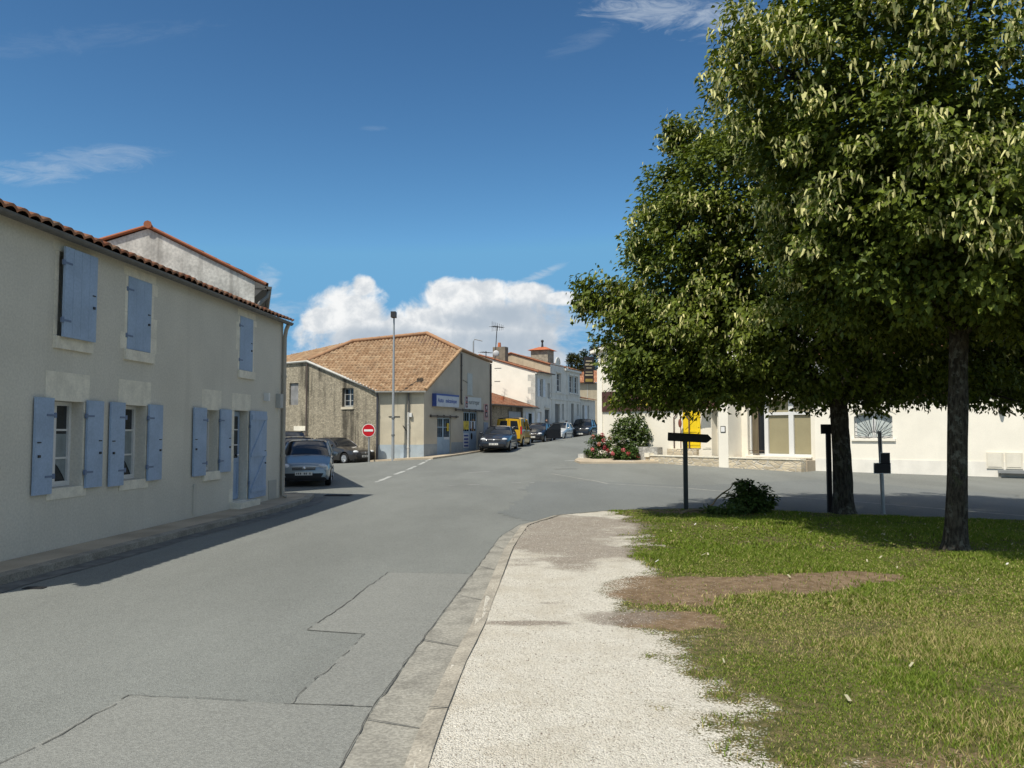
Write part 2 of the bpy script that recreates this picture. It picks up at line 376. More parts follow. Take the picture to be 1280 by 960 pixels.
# right-hand gutter channel and kerb, round the corner of the verge
chan_l = [G(*p) for p in ((395, 1010), (430, 960), (465, 890), (530, 800), (590, 720), (625, 672), (650, 656), (690, 648), (760, 641))]
chan_r = [G(*p) for p in ((500, 1030), (520, 962), (560, 852), (594, 787), (631, 692), (651, 663), (690, 651.5), (762, 644))]
import bisect
def lerp_poly(P, n):
    d = [0]
    for a, b in zip(P[:-1], P[1:]): d.append(d[-1] + (b - a).length)
    out = []
    for i in range(n):
        t = d[-1] * i / (n - 1); k = min(max(bisect.bisect_right(d, t) - 1, 0), len(P) - 2)
        out.append(P[k].lerp(P[k + 1], (t - d[k]) / (d[k + 1] - d[k] + 1e-9)))
    return out
A_, B_ = lerp_poly(chan_l, 40), lerp_poly(chan_r, 40)
strip('gutter_channel', [(a.x, a.y, b.x, b.y) for a, b in zip(A_, B_)], (.010, .020), CONC, .012)
ribbon('channel_seam', [(a.x - .004, a.y) for a in A_], .011, .018, CRACK, .022, .05, 4)
kr = [G(*p) for p in ((520, 1030), (538, 962), (577, 850), (607, 786), (641, 690), (660, 660.5), (700, 647.5), (770, 641), (860, 639), (960, 641), (1040, 645), (1180, 650), (1300, 655))]
K_ = lerp_poly(kr, 70)
C_ = []
for i, p in enumerate(K_):
    d = (K_[min(i + 1, 69)] - K_[max(i - 1, 0)]).normalized(); C_.append(p + Vector((-d.y, d.x, 0)) * .12)
strip('kerb_right', [(C_[i].x, C_[i].y, K_[i].x, K_[i].y) for i in range(70)], (.050, .066), KERB, .006)
for i in range(3, 40, 5):            # joints between the kerb and channel stones
    a, b, c = A_[i], B_[i], K_[min(69, int(i * 1.75))]
    ribbon('channel_joint', [(a.x, a.y), (b.x - .02, b.y)], .010, .0235, CRACK, .008, .05, 80 + i)
    k_ = int(i * 1.6); ribbon('kerb_joint', [(C_[k_].x, C_[k_].y), (K_[k_].x, K_[k_].y)], .009, .0685, CRACK, .004, .04, 120 + i)

SR = [G(*p) for p in ((668, 602), (655, 622), (640, 636), (652, 653), (700, 645), (770, 640), (860, 637), (960, 640), (1290, 656), (1500, 640), (1290, 622), (1020, 601), (850, 607), (760, 603))]; SRP = [(p.x, p.y) for p in SR]
sheet('side_road', np.arange(-1.5, 26, .12), np.arange(13, 32, .12), .004, asphalt('darker_asphalt', (.160, .170, .162), .18), lambda x, y: inpoly(x + (fbm(x * .8, y * .8, 3) - .5) * 1.2, y + (fbm(x * 2, y * .7, 4) - .5) * .8, SRP))
# tar seams and repaired strips in the carriageway
pa = [G(*p) for p in ((485, 716), (589, 718), (528, 800), (466, 884), (363, 880), (457, 793), (385, 788))]
pb = [G(*p) for p in ((160, 870), (363, 880.5), (465, 885), (440, 938), (392, 1012), (300, 1060), (-150, 1060), (0, 955))]
def flat(name, pts, dz, mat):
    import mathutils.geometry as mg
    mb = MB(); v = [Vector((p.x, p.y, 0)) for p in pts]; tri = mg.tessellate_polygon([v])
    return mb.add([gp(p.x, p.y, dz) for p in pts], tri).build(name, mat, kind='structure')
flat('asphalt_patch', pa, .004, PATCH); flat('asphalt_patch', pb, .004, PATCH)
def seam(pts, w=.016, sd=1, gap=0): ribbon('asphalt_seam', [(G(*p).x, G(*p).y) for p in pts], w, .009, CRACK, .03, .04, sd, gap)
seam(((485, 716), (440, 749), (385, 788)), .013, 1, .22); seam(((485, 716), (589, 718)), .007, 2, .45)
seam(((385, 788), (457, 793)), .008, 3, .35); seam(((457, 793), (410, 838), (363, 880)), .009, 4, .25)
seam(((160, 870), (363, 880), (466, 884)), .008, 5, .3); seam(((160, 870), (80, 918), (0, 955), (-60, 990)), .010, 6, .18)
# painted give-way line across the side street, worn
for i, (p, q) in enumerate((((470, 603), (488, 596)), ((493, 594), (520, 586)), ((524, 585), (542, 580)), ((548, 578.5), (560, 575.5)))):
    ribbon('road_marking', [(at(*p, 1).x * 0 + gpx.x, gpx.y) for gpx in (G(*p), G(*q))], .15, .006, PAINT, .02, .12, 30 + i, .3)
for i, (p, q) in enumerate((((585, 592.5), (612, 591.5)), ((560, 607), (600, 606)), ((640, 604), (668, 603.5)))):
    ribbon('road_marking', [(g_.x, g_.y) for g_ in (G(*p), G(*q))], .16, .006, M('faded_road_paint', (.30, .30, .285), .85, .2, 8), .05, .15, 50 + i, .3)
# pale concrete channel across the forecourt mouth, and the paved corner by the restaurant
ch = [G(*p) for p in ((690, 594), (712, 597), (745, 602), (760, 605), (850, 610), (960, 619), (1090, 629), (1290, 646))]
ribbon('forecourt_channel', [(p.x, p.y) for p in ch], .12, .006, M('pale_channel', (.27, .268, .24), .9, .2, 5), .03, .3, 61)
S_ = Vector((.386, .923)); 
cl = [(3.15, 38.3), (3.0, 39.6), (3.35, 41.5), (4.2, 44.0), (7.4, 51.6), (15, 69.8)]
cr = [(7.3, 37.6), (6.6, 38.6), (4.9, 41.6), (5.5, 43.6), (8.5, 51.0), (16.2, 69.3)]
strip('pavement_right', [(a, b, c, d) for (a, b), (c, d) in zip(cl, cr)], .085, PAVE, .01)
for i, (p, q, w) in enumerate((((693, 590), (722, 590), .14), ((706, 584), (735, 583.5), .2))):
    ribbon('drain_slot', [(G(*p).x, G(*p).y), (G(*q).x, G(*q).y)], w, .007, (CRACK, PAINT)[i], .02, .2, 70 + i)

# drain grates
dg = G(423, 619.5)
mb = MB(Matrix.Translation((dg.x, dg.y, 0)))
mb.box(-.36, .36, -.22, .22, -.02, .012)
for k in range(6): mb.box(-.33, .33, -.20 + k * .07, -.165 + k * .07, .012, .026)
tag(mb.build('drain_grate', IRON), 'dark iron drain grate in the road near the silver car', 'drain')
dg = G(43, 735.5)
mb = MB(Matrix.Translation((dg.x, dg.y, 0))).box(-.11, .11, -.05, .05, -.02, .010)
for k in range(3): mb.box(-.09, .09, -.04 + k * .03, -.025 + k * .03, .010, .016)
tag(mb.build('valve_cover', IRON), 'small flat iron cover in the road near the left pavement', 'cover')

# ------------------------------------------------------------------ building helpers
def wall(mb, x0, x1, z0, top, ops=(), y=0.0, rev=.22):
    """upright wall in the plane y with real openings (xa, xb, za, zb) and reveals"""
    tp = top if isinstance(top, (list, tuple)) else [(x0, top), (x1, top)]
    tx = [p[0] for p in tp]; tz = [p[1] for p in tp]
    T = lambda x: float(np.interp(x, tx, tz))
    xs = sorted(set([x0, x1] + [p for p in tx if x0 < p < x1] + [o[k] for o in ops for k in (0, 1)]))
    for a, b in zip(xs[:-1], xs[1:]):
        mid = (a + b) / 2; holes = sorted([(o[2], o[3]) for o in ops if o[0] < mid < o[1]]); z = z0
        for (za, zb) in holes:
            if za > z: mb.poly((a, y, z), (b, y, z), (b, y, za), (a, y, za))
            z = zb
        mb.poly((a, y, z), (b, y, z), (b, y, T(b)), (a, y, T(a)))
    for xa, xb, za, zb in ops:
        r = y + rev
        mb.poly((xa, y, za), (xa, y, zb), (xa, r, zb), (xa, r, za)); mb.poly((xb, y, za), (xb, r, za), (xb, r, zb), (xb, y, zb))
        mb.poly((xa, y, zb), (xb, y, zb), (xb, r, zb), (xa, r, zb)); mb.poly((xa, y, za), (xa, r, za), (xb, r, za), (xb, y, za))
        mb.poly((xa, r, za), (xb, r, za), (xb, r, zb), (xa, r, zb))
    return mb
def window(root, T, xa, xb, za, zb, y, cols=2, rows=3, fm=None, curtain=0, fw=.055, name='window'):
    fm = fm or PVC; e = .003
    f = MB(T); xa += e; xb -= e; za += e; zb -= e
    f.box(xa, xa + fw, y - .06, y - .004, za, zb).box(xb - fw, xb, y - .06, y - .004, za, zb)
    f.box(xa + fw, xb - fw, y - .058, y - .004, za, za + fw * 1.3).box(xa + fw, xb - fw, y - .058, y - .004, zb - fw, zb)
    for c in range(1, cols):
        x = xa + (xb - xa) * c / cols; w = .045 if c * 2 == cols else .016; f.box(x - w, x + w, y - .05, y - .008, za + fw, zb - fw)
    for r in range(1, rows):
        z = za + (zb - za) * r / rows; f.box(xa + fw, xb - fw, y - .042, y - .012, z - .014, z + .014)
    o = f.build(name, fm, root)
    MB(T).poly((xa + fw, y - .022, za), (xb - fw, y - .022, za), (xb - fw, y - .022, zb), (xa + fw, y - .022, zb)).build('pane', GLASS, o)
    if curtain:
        h = za + (zb - za) * curtain; n = 10; vs = []; fs = []
        for i in range(n + 1):
            x = xa + fw + (xb - xa - 2 * fw) * i / n; yy = y - .027 - .003 * (i % 2)
            zt = h; vs += [(x, yy, za + .06 + (.28 * math.sin(math.pi * i / n) if curtain < .8 else 0)), (x, yy, zt)]
        for i in range(n): fs.append((2 * i, 2 * i + 2, 2 * i + 3, 2 * i + 1))
        MB(T).add(vs, fs).build('curtain', CURT, o)
    return o
def shutter(root, T, xa, xb, za, zb, y=0.0, planks=4, battens=False, hinge='l', tilt=0, mat=None, name='shutter', t=.032):
    mat = mat or BLUE; m = MB(T); w = (xb - xa) / planks
    for k in range(planks): m.box(xa + k * w + .002, xa + (k + 1) * w - .002, y - t - .006 - tilt, y - .006 - tilt, za, zb)
    m.box(xa + .004, xb - .004, y - t + .002 - tilt, y - .01 - tilt, za + .004, zb - .004)
    o = m.build(name, mat, root)
    b = MB(T); yb = y - t - .006 - tilt
    if battens:
        for z in battens: b.box(xa + .03, xb - .03, yb - .022, yb + .001, z - .05, z + .05)
        for z1, z2 in zip(battens[:-1], battens[1:]):
            n = 8
            b.add([(xa + .05, yb - .02, z1 + .05), (xa + .14, yb - .02, z1 + .05), (xb - .05, yb - .02, z2 - .05), (xb - .14, yb - .02, z2 - .05),
                   (xa + .05, yb + .001, z1 + .05), (xa + .14, yb + .001, z1 + .05), (xb - .05, yb + .001, z2 - .05), (xb - .14, yb + .001, z2 - .05)],
                  [(0, 1, 2, 3), (0, 4, 5, 1), (1, 5, 6, 2), (2, 6, 7, 3), (3, 7, 4, 0)])
        b.build('batten', mat, o)
    h = MB(T); hxx = xa if hinge == 'l' else xb; s = -1 if hinge == 'l' else 1
    for z in (za + (zb - za) * .18, za + (zb - za) * .82):
        h.box(min(hxx, hxx + s * .05), max(hxx, hxx + s * .05), yb - .006, yb + .02, z - .035, z + .035)
        h.box(min(hxx, hxx - s * .16), max(hxx, hxx - s * .16), yb - .007, yb - .0005, z - .014, z + .014) if not battens else None
    h.build('hinge', BLUED if mat is BLUE else mat, o)
    c = MB(T); x = xb - .08 if hinge == 'l' else xa + .08
    c.box(x - .02, x + .02, yb - .02, yb, za + (zb - za) * .38, za + (zb - za) * .38 + .035); c.box(x - .035, x + .035, yb - .012, yb, za + (zb - za) * .53, za + (zb - za) * .53 + .015)
    c.build('catch', IRON, o)
    return o
def tiles(name, parent, p0, e, sl, wid, length, mat, poly=None, per=.21, row=.36, amp=.042, seed=1, smp=6):
    """canal-tile roof plane: corrugation along e (eave), courses up sl; poly clips in (a, b) metres"""
    p0, e, sl = Vector(p0), Vector(e).normalized(), Vector(sl).normalized(); n = e.cross(sl).normalized()
    if n.z < 0: n = -n
    nc = max(2, int(wid / per)); ncs = nc * smp; a = np.arange(ncs + 1) * (wid / ncs)
    pr = amp * np.abs(np.cos(np.pi * a / (wid / nc))) ** .8 - amp * .2
    nr = max(1, int(round(length / row))); rl = length / nr
    r2 = np.random.default_rng(seed); tint = r2.random((nr, nc)); jit = r2.normal(0, .006, (nr, nc))
    Vs = []; Fs = []; Cs = []; base = 0; lo = hi = None
    if poly is not None:
        lo = np.full(len(a), 1e9); hi = np.full(len(a), -1e9)
        for i in range(len(poly)):
            (x1, y1), (x2, y2) = poly[i], poly[(i + 1) % len(poly)]
            if abs(x2 - x1) < 1e-6: continue
            k = (a >= min(x1, x2) - 1e-6) & (a <= max(x1, x2) + 1e-6); yv = y1 + (y2 - y1) * (a - x1) / (x2 - x1)
            lo = np.where(k, np.minimum(lo, yv), lo); hi = np.where(k, np.maximum(hi, yv), hi)
        lo = np.where(lo > 1e8, 0, lo); hi = np.where(hi < -1e8, 0, hi)
    E, S, N, P = (np.array(q) for q in (e, sl, n, p0))
    for j in range(nr):
        ci = np.minimum((np.arange(ncs + 1) // smp), nc - 1); jj = jit[j][ci]
        lines = []; bl = []
        for b, up in ((j * rl - .03, -.01), (j * rl - .03, .028), ((j + 1) * rl + .01, .0)):
            bv = np.full(len(a), b) if lo is None else np.clip(b, lo, hi)
            bl.append(bv); lines.append(P + np.outer(a, E) + np.outer(bv, S) + np.outer(pr + up + jj, N))
        V = np.concatenate(lines); Vs.append(V); m = ncs + 1
        i = np.arange(ncs); F = np.concatenate([np.stack([i, i + 1, i + 1 + m, i + m], 1), np.stack([i + m, i + 1 + m, i + 1 + 2 * m, i + 2 * m], 1)])
        t = np.concatenate([tint[j][i // smp]] * 2)
        if poly is not None:
            ins = (hi - lo)[:-1] + (hi - lo)[1:] > .02; mid = (j * rl - .03 > lo - .06) & (j * rl - .03 < hi)
            k1 = ins & (mid[:-1] | mid[1:]); k2 = ins & ((np.abs(bl[2] - bl[1])[:-1] + np.abs(bl[2] - bl[1])[1:]) > .01); k = np.concatenate([k1, k2]); F = F[k]; t = t[k]
        Fs.append(F + base); Cs.append(t); base += len(V)
    V = np.concatenate(Vs); F = np.concatenate(Fs); t = np.concatenate(Cs)
    return np_obj(name, V, F, mat, parent, np.stack([t, t, t], 1), smooth=False)
def roofplane(name, parent, pts, mat, seed=1, row=.36, per=.21, **k):
    """tile a planar polygon; pts[0]->pts[1] is the eave"""
    pts = [Vector(p) for p in pts]; e = (pts[1] - pts[0]).normalized()
    n = e.cross((pts[-1] - pts[0])).normalized(); s = n.cross(e).normalized()
    ab = [((p - pts[0]).dot(e), (p - pts[0]).dot(s)) for p in pts]
    if max(b for a, b in ab) < .01: s = -s; ab = [(a, -b) for a, b in ab]
    a0 = min(a for a, b in ab); a1 = max(a for a, b in ab); b1 = max(b for a, b in ab)
    P2 = [(a - a0, b) for a, b in ab]
    return tiles(name, parent, pts[0] + e * a0, e, s, a1 - a0, b1, mat, P2, per, row, seed=seed, **k)
def ridgecap(name, parent, p, q, mat, r=.11):
    p, q = Vector(p), Vector(q); n = max(1, int((q - p).length / .4)); m = MB()
    for k in range(n):
        a, b = p.lerp(q, k / n), p.lerp(q, (k + 1.08) / n); m.tube([a, b], [r * 1.06, r * .93], 8)
    return m.build(name, mat, parent, 50)
def downpipe(root, pts, r=.045, mat=None, name='downpipe'):
    o = MB().tube(pts, r, 8)
    for p, q in zip(pts[:-1], pts[1:]):
        p, q = Vector(p), Vector(q)
        if abs((q - p).z) > 1.5:
            for f in (.25, .75): c = p.lerp(q, f); o.tube([c - Vector((0, 0, .03)), c + Vector((0, 0, .03))], r * 1.3, 8)
    return o.build(name, mat or ZINC, root, 40)
def gutter(root, p, q, mat=None, r=.075, name='gutter'):
    p, q = Vector(p), Vector(q); d = (q - p).normalized(); s = d.cross(Vector((0, 0, 1))); m = MB(); vs = []; fs = []; n = 8
    for c in (p, q):
        for rr in (r, r - .012):
            for k in range(n + 1):
                t = math.pi * k / n; vs.append(c + s * (rr * math.cos(t)) - Vector((0, 0, 1)) * (rr * math.sin(t)))
    m_ = n + 1
    for k in range(n): fs += [(k, k + 1, 2 * m_ + k + 1, 2 * m_ + k), (m_ + k, 3 * m_ + k, 3 * m_ + k + 1, m_ + k + 1)]
    fs += [(0, 2 * m_, 3 * m_, m_), (n, m_ + n, 3 * m_ + n, 2 * m_ + n), tuple(range(m_)), tuple(2 * m_ + k for k in range(m_))]
    return m.add(vs, fs).build(name, mat or GUTTER, root)
def text(body, T, x, z, y, size, mat, parent, align='LEFT', name='lettering', ext=.006, sx=1.0, bold=0.0):
    c = bpy.data.curves.new('lettering', 'FONT'); c.body = body; c.size = size; c.extrude = ext; c.align_x = align; c.offset = bold
    o = bpy.data.objects.new('lettering', c); COL.objects.link(o)
    bpy.context.view_layer.update(); dg_ = bpy.context.evaluated_depsgraph_get()
    me = bpy.data.meshes.new_from_object(o.evaluated_get(dg_)); vs = [v.co.copy() for v in me.vertices]; fs = [tuple(p.vertices) for p in me.polygons]
    bpy.data.objects.remove(o); bpy.data.meshes.remove(me)
    m = MB(T); m.add([(x + v.x * sx, y - v.z, z + v.y) for v in vs], fs); return m.build(name, mat, parent)

# ------------------------------------------------------------------ blue-shuttered house on the left
H1 = thing('house', 'long low cream house with pale blue shutters along the left pavement', 'house', (-6.575, 6.5, 0), math.atan2(1, .0663))
TH = frame((-6.575, 6.5, 0), (.0663, 1))
LEN, EA = 13.82, 4.42
U = lambda y: (y - 6.5) * 1.0022
def ux(px): k = (px - 640) / 1030; return U(-7.006 / (k - .0663))
gf = [(ux(63.5), ux(104.5), .93, 2.13), (ux(153), ux(183), .93, 2.13), (ux(256), ux(273), .93, 2.13)]
door = (ux(293), ux(310), .24, 2.16)
up = [(ux(68), ux(107), 3.02, 4.2), (ux(156), ux(186), 3.02, 4.2), (ux(298), ux(314.5), 3.03, 4.2)]
m = MB(TH); X0 = .75
wall(m, X0, LEN, 0, EA, gf + [door] + [(a + .0, b, c, d) for a, b, c, d in up], 0, .24)
D1, RZ = 5.0, 5.35
m.poly((X0, 0, 0), (X0, 0, EA), (X0, D1 / 2, RZ), (X0, D1, EA), (X0, D1, 0)); m.poly((LEN, 0, 0), (LEN, D1, 0), (LEN, D1, EA), (LEN, D1 / 2, RZ), (LEN, 0, EA))
m.poly((X0, D1, 0), (X0, D1, EA), (LEN, D1, EA), (LEN, D1, 0))
m.build('wall', STUCCO, H1)
W2 = lambda x, y, z: TH @ Vector((x, y, z))
sl = Vector((0, D1 / 2 + .22, RZ - EA))
tiles('roof', H1, W2(X0 - .15, -.20, EA + .012), TH.to_3x3() @ Vector((1, 0, 0)), TH.to_3x3() @ Vector((0, D1 / 2 + .2, RZ - EA + .03)), LEN + .22 - X0, 2.84, TILE, per=.235, amp=.056, seed=3, smp=8)
tiles('roof', H1, W2(X0 - .15, D1 + .20, EA + .035), TH.to_3x3() @ Vector((1, 0, 0)), TH.to_3x3() @ Vector((0, -(D1 / 2 + .2), RZ - EA + .03)), LEN + .3 - X0, 2.86, TILE, seed=4)
ridgecap('ridge_tile', H1, W2(X0 - .15, D1 / 2, RZ + .08), W2(LEN + .15, D1 / 2, RZ + .08), TILE)
gutter(H1, W2(X0 - .2, -.16, EA - .02), W2(LEN + .10, -.16, EA - .02), r=.068)
m = MB(TH).box(X0 - .15, LEN + .06, -.09, -.002, EA - .03, EA + .03); m.build('eaves_board', GUTTER, H1)
downpipe(H1, [W2(LEN - .05, -.16, EA - .04), W2(LEN - .05, -.09, EA - .2), W2(LEN - .05, -.06, EA - .4), W2(LEN - .05, -.06, .16), W2(LEN - .03, -.16, .12)], .05, M('beige_downpipe', (.42, .38, .31), .6, .08))
def surround(xa, xb, za, zb, lint, sill, quoins=True, seed=0):
    r = random.Random(seed); m = MB(TH)
    m.box(xa - .13, xb + .13, -.004, .03, zb + .002, zb + lint)                  # lintel stone
    if sill: m.box(xa - .08, xb + .08, -.045, .03, za - .17, za - .002)
    if quoins:
        z = za + .002
        while z < zb - .02:
            h = min(r.uniform(.24, .42), zb - z); wl, wr = r.choice((.08, .20)), r.choice((.08, .20))
            m.box(xa - wl, xa - .001, -.0035, .03, z, z + h - .008); m.box(xb + .001, xb + wr, -.0035, .03, z, z + h - .008); z += h
    m.build('stone_surround', SURR, H1)
for i, (a, b, c, d) in enumerate(gf): surround(a, b, c, d, .40, False, True, i)
a, b, c, d = gf[2]; MB(TH).box(a - .06, b + .1, -.05, .02, c - .17, c - .003).build('sill', SURR, H1)
for i in (0, 1):
    a, b, c, d = gf[i]; MB(TH).box(a - .05, b + .1, -.012, .02, c - .15, c - .003).build('sill', SURR, H1)
surround(*door, .36, False, True, 8)
for i, (a, b, c, d) in enumerate(up): surround(a, b, c, d, .14, True, True, 20 + i)
for i, (a, b, c, d) in enumerate(gf): window(H1, TH, a, b, c, d, .238, 2, 3, PVC, (.62, .66, .9)[i])
shx = [(ux(40), ux(63)), (ux(106), ux(126))], [(ux(135), ux(152.7)), (ux(183.5), ux(200.5))], [(ux(240), ux(255.5)), (ux(273.5), ux(287))]
for i, pr in enumerate(shx):
    shutter(H1, TH, *pr[0], .87 if i < 2 else .87, 2.16, 0, 1, hinge='r', tilt=.02); shutter(H1, TH, *pr[1], .89, 2.16, 0, 1, hinge='l', tilt=.015)
# closed upstairs shutters, one of them hung a little ajar
for i, (a, b, c, d) in enumerate(up):
    if i == 0:
        o = shutter(H1, TH, a - .02, b + .03, c - .01, d + .06, -.02, 4, hinge='l', tilt=.05)
    else: shutter(H1, TH, a + .006, b - .006, c + .01, d - .004, .03, 3, hinge='l')
a, b, c, d = door
m = MB(TH).box(a + .01, b - .01, .19, .232, c + .02, d - .01); dr = m.build('door', BLUE, H1)
m = MB(TH)
m.box(a + .03, a + .10, .17, .189, c + .02, d - .02).box(b - .1, b - .03, .17, .189, c + .02, d - .02)
for z in (c + .05, c + .85, d - .08): m.box(a + .1, b - .1, .172, .189, z - .04, z + .05)
m.build('door_frame', BLUE, dr)
m = MB(TH)
m.poly((a + .1, .185, c + .9), (b - .1, .185, c + .9), (b - .1, .185, d - .12), (a + .1, .185, d - .12)); m.build('pane', GLASS, dr)
m = MB(TH)
for z in (1.42, 1.75): m.box(a + .1, b - .1, .174, .184, z - .012, z + .012)
m.box((a + b) / 2 - .012, (a + b) / 2 + .012, .173, .184, c + .9, d - .12); m.build('glazing_bar', PVC, dr)
MB(TH).ell((b - .14, .155, 1.2), (.03, .03, .03)).build('handle', CHROME, dr, 60)
shutter(H1, TH, ux(311), ux(331), .24, 2.17, 0, 4, [.42, 1.20, 2.02], hinge='l', tilt=.02, name='door_shutter')
MB(TH).box(a - .12, b + .25, -.22, .002, .10, .225).build('doorstep', SURR, H1)
MB(TH).box(ux(243), ux(246.5), -.03, -.002, .16, .72).build('cable_cover', M('cream_plastic', (.55, .52, .44), .6, .05), H1)
MB(TH).box(ux(337), ux(346.5), -.014, -.002, .12, .56).build('meter_flap', M('flap_grey', (.42, .41, .36), .7, .05), H1)
MB(TH).box(ux(344.5), ux(348), -.12, -.002, 2.28, 2.62).build('junction_box', M('box_grey', (.42, .42, .39), .6, .05), H1)
m = MB(TH).box(ux(330) - .04, ux(330) + .06, -.12, -.002, 2.42, 2.6); m.build('wall_lamp', PVC, H1)
m = MB(TH).tube([(3.62, -.05, 1.25), (3.62, -.01, 1.25)], .05, 10); m.build('fitting', M('ochre_fitting', (.25, .2, .09), .7), H1)

# ------------------------------------------------------------------ taller white-gabled house behind it
TT = frame((-7.12, 22.6, 0), (-.30, .954))
H2 = thing('house', 'taller house with weathered white gable rising behind the blue-shuttered house', 'house', (-7.12, 22.6, 0), math.atan2(.954, -.30))
W = lambda x, y, z: TT @ Vector((x, y, z))
EZ, RZ2, DD = 5.87, 7.13, 5.5
m = MB(TT)
m.poly((0, 0, 0), (0, DD, 0), (0, DD, EZ + .1), (0, 2.75, RZ2), (0, 0, EZ)); m.poly((14, 0, 0), (14, 0, EZ), (14, 2.75, RZ2), (14, DD, EZ + .1), (14, DD, 0))
wall(m, 0, 14, 0, EZ, [(2, 2.9, 1.0, 2.3), (5, 6, .2, 2.3), (9, 9.9, 1, 2.3), (2, 2.9, 3.9, 5.1), (9, 9.9, 3.9, 5.1)]); m.poly((0, DD, 0), (14, DD, 0), (14, DD, EZ + .1), (0, DD, EZ + .1))
m.build('wall', OLDWH, H2)
for q in ((2, 2.9, 1.0, 2.3), (9, 9.9, 1, 2.3), (2, 2.9, 3.9, 5.1), (9, 9.9, 3.9, 5.1)): window(H2, TT, *q, .218)
MB(TT).box(5.01, 5.99, .17, .215, .21, 2.29).build('door', BDOOR, H2)
ex = TT.to_3x3() @ Vector((1, 0, 0)); k = (RZ2 - EZ) / 2.75
tiles('roof', H2, W(-.06, -.32, EZ - .32 * k + .05), ex, TT.to_3x3() @ Vector((0, 1, k)), 14.1, 3.07 * math.hypot(1, k), TILE, seed=5)
k2 = (RZ2 - EZ - .1) / 2.75
tiles('roof', H2, W(-.06, DD + .4, EZ + .1 - .4 * k2 + .05), ex, TT.to_3x3() @ Vector((0, -1, k2)), 14.1, 3.15 * math.hypot(1, k2), TILE, seed=6)
m = MB(TT).tube([(-.03, -.30, EZ - .30 * k + .06), (-.03, 2.75, RZ2 + .07), (-.03, DD + .35, EZ + .1)], .05, 8); m.build('verge_tile', TILE, H2, 40)
ridgecap('ridge_tile', H2, W(-.1, 2.75, RZ2 + .1), W(14, 2.75, RZ2 + .1), TILE, .10)
m = MB(TT); m.poly((-.05, -.32, EZ - .32 * k + .02), (-.05, 0, EZ - .02), (-.05, 0, EZ - .45)).box(-.05, 14, -.32, 0, EZ - .24, EZ - .2); m.build('eaves_board', GUTTER, H2)
gutter(H2, W(-.1, -.38, EZ - .15), W(14, -.38, EZ - .15), r=.08)
downpipe(H2, [W(.1, -.38, EZ - .22), W(.1, -.34, EZ - .40), W(.1, -.12, EZ - .62), W(.1, -.07, EZ - .8), W(.1, -.07, .1)], .055)
# ------------------------------------------------------------------ stone and render shop on the corner
P0, P1, P2, P3 = Vector((-7.2, 44.3, 0)), Vector((-4.7, 44.0, 0)), Vector((-1.36, 52.0, 0)), Vector((-11.9, 48.0, 0))
P4 = Vector((-17.6, 52.5, 0)); Q5 = Vector((-12.5, 58.5, 0))
SHOP = thing('shop', 'corner shop with rubble stone side, cream render and a brown tiled roof', 'shop', P1)
TF = frame(P1, (P2 - P1).xy); TC = frame(P0, (P1 - P0).xy); TS = frame(P3, (P0 - P3).xy); TL = frame(P4, (P3 - P4).xy)
LF, LC, LS, LL = (P2 - P1).length, (P1 - P0).length, (P0 - P3).length, (P3 - P4).length
tu = lambda px: ((px - 640) / 1030 * 44 + 4.7) / (.386 - .923 * (px - 640) / 1030)
EV, PZ = 3.90, 5.80
_o = Vector((P0.x, P0.y, EV)); _n = (Vector((P1.x, P1.y, EV)) - _o).cross(Vector((P3.x, P3.y, PZ)) - _o); _a = P1 + (P2 - P1).normalized() * 4.33
AZ = _o.z - (_n.x * (_a.x - _o.x) + _n.y * (_a.y - _o.y)) / _n.z
d1 = (tu(546.6), tu(564), .40, 2.52); d2 = (tu(579.4), tu(597.2), .55, 2.92)
m = MB(TF); wall(m, 0, LF, -.2, [(0, EV), (4.33, AZ), (LF, 6.05)], [d1, d2], 0, .2); m.build('wall', FACADE, SHOP)
m = MB(TC); wall(m, 0, LC, -.2, EV); m.build('wall', CHAMF, SHOP)
so = (LS - 2.95, LS - 2.0, 3.1, 4.15)
m = MB(TS); wall(m, 0, LS, -.2, [(0, PZ), (LS, EV)], [so], 0, .25); wl = m.build('stone_wall', STONE, SHOP)
lo = [(LL - 1.75, LL - .9, 3.3, 4.6), (LL - .85, LL - .45, 1.35, 1.75)]
m = MB(TL); wall(m, 0, LL, -.2, PZ, lo, 0, .25); m.build('stone_wall', STONE, SHOP)
# lintel of the low slit, and the glazed window in the stone
window(SHOP, TS, *so, .248, 2, 3, M('grey_window_paint', (.36, .36, .34), .6), 0, .06)
MB(TS).box(so[0] - .05, so[1] + .1, -.05, .1, so[2] - .14, so[2] - .004).build('sill', CHAMF, SHOP)
MB(TL).box(lo[0][0] + .003, lo[0][1] - .003, .1, .2, lo[0][2], lo[0][3]).build('window_board', M('grey_planks', (.22, .22, .22), .8, .2), SHOP)
MB(TL).box(lo[1][0] - .4, lo[1][1] + .3, -.03, .1, 1.77, 2.05).build('lintel', SURR, SHOP)
MB(TL).box(lo[1][0], lo[1][1], .1, .2, 1.35, 1.75).build('window_board', M('green_board', (.03, .07, .05), .7), SHOP)
T3 = lambda p, z: Vector((p.x, p.y, z))
R1, R2 = Vector((-5.2, 50.25, 7.38)), Vector((-9.7, 49.95, 7.24)); Aa = TF @ Vector((4.33, 0, AZ + .02)); P2t = T3(P2, 6.08)
for _p in (R1, R2): _p.z = _o.z - (_n.x * (_p.x - _o.x) + _n.y * (_p.y - _o.y)) / _n.z + .02
Aa.z = max(Aa.z, _o.z - (_n.x * (Aa.x - _o.x) + _n.y * (Aa.y - _o.y)) / _n.z)
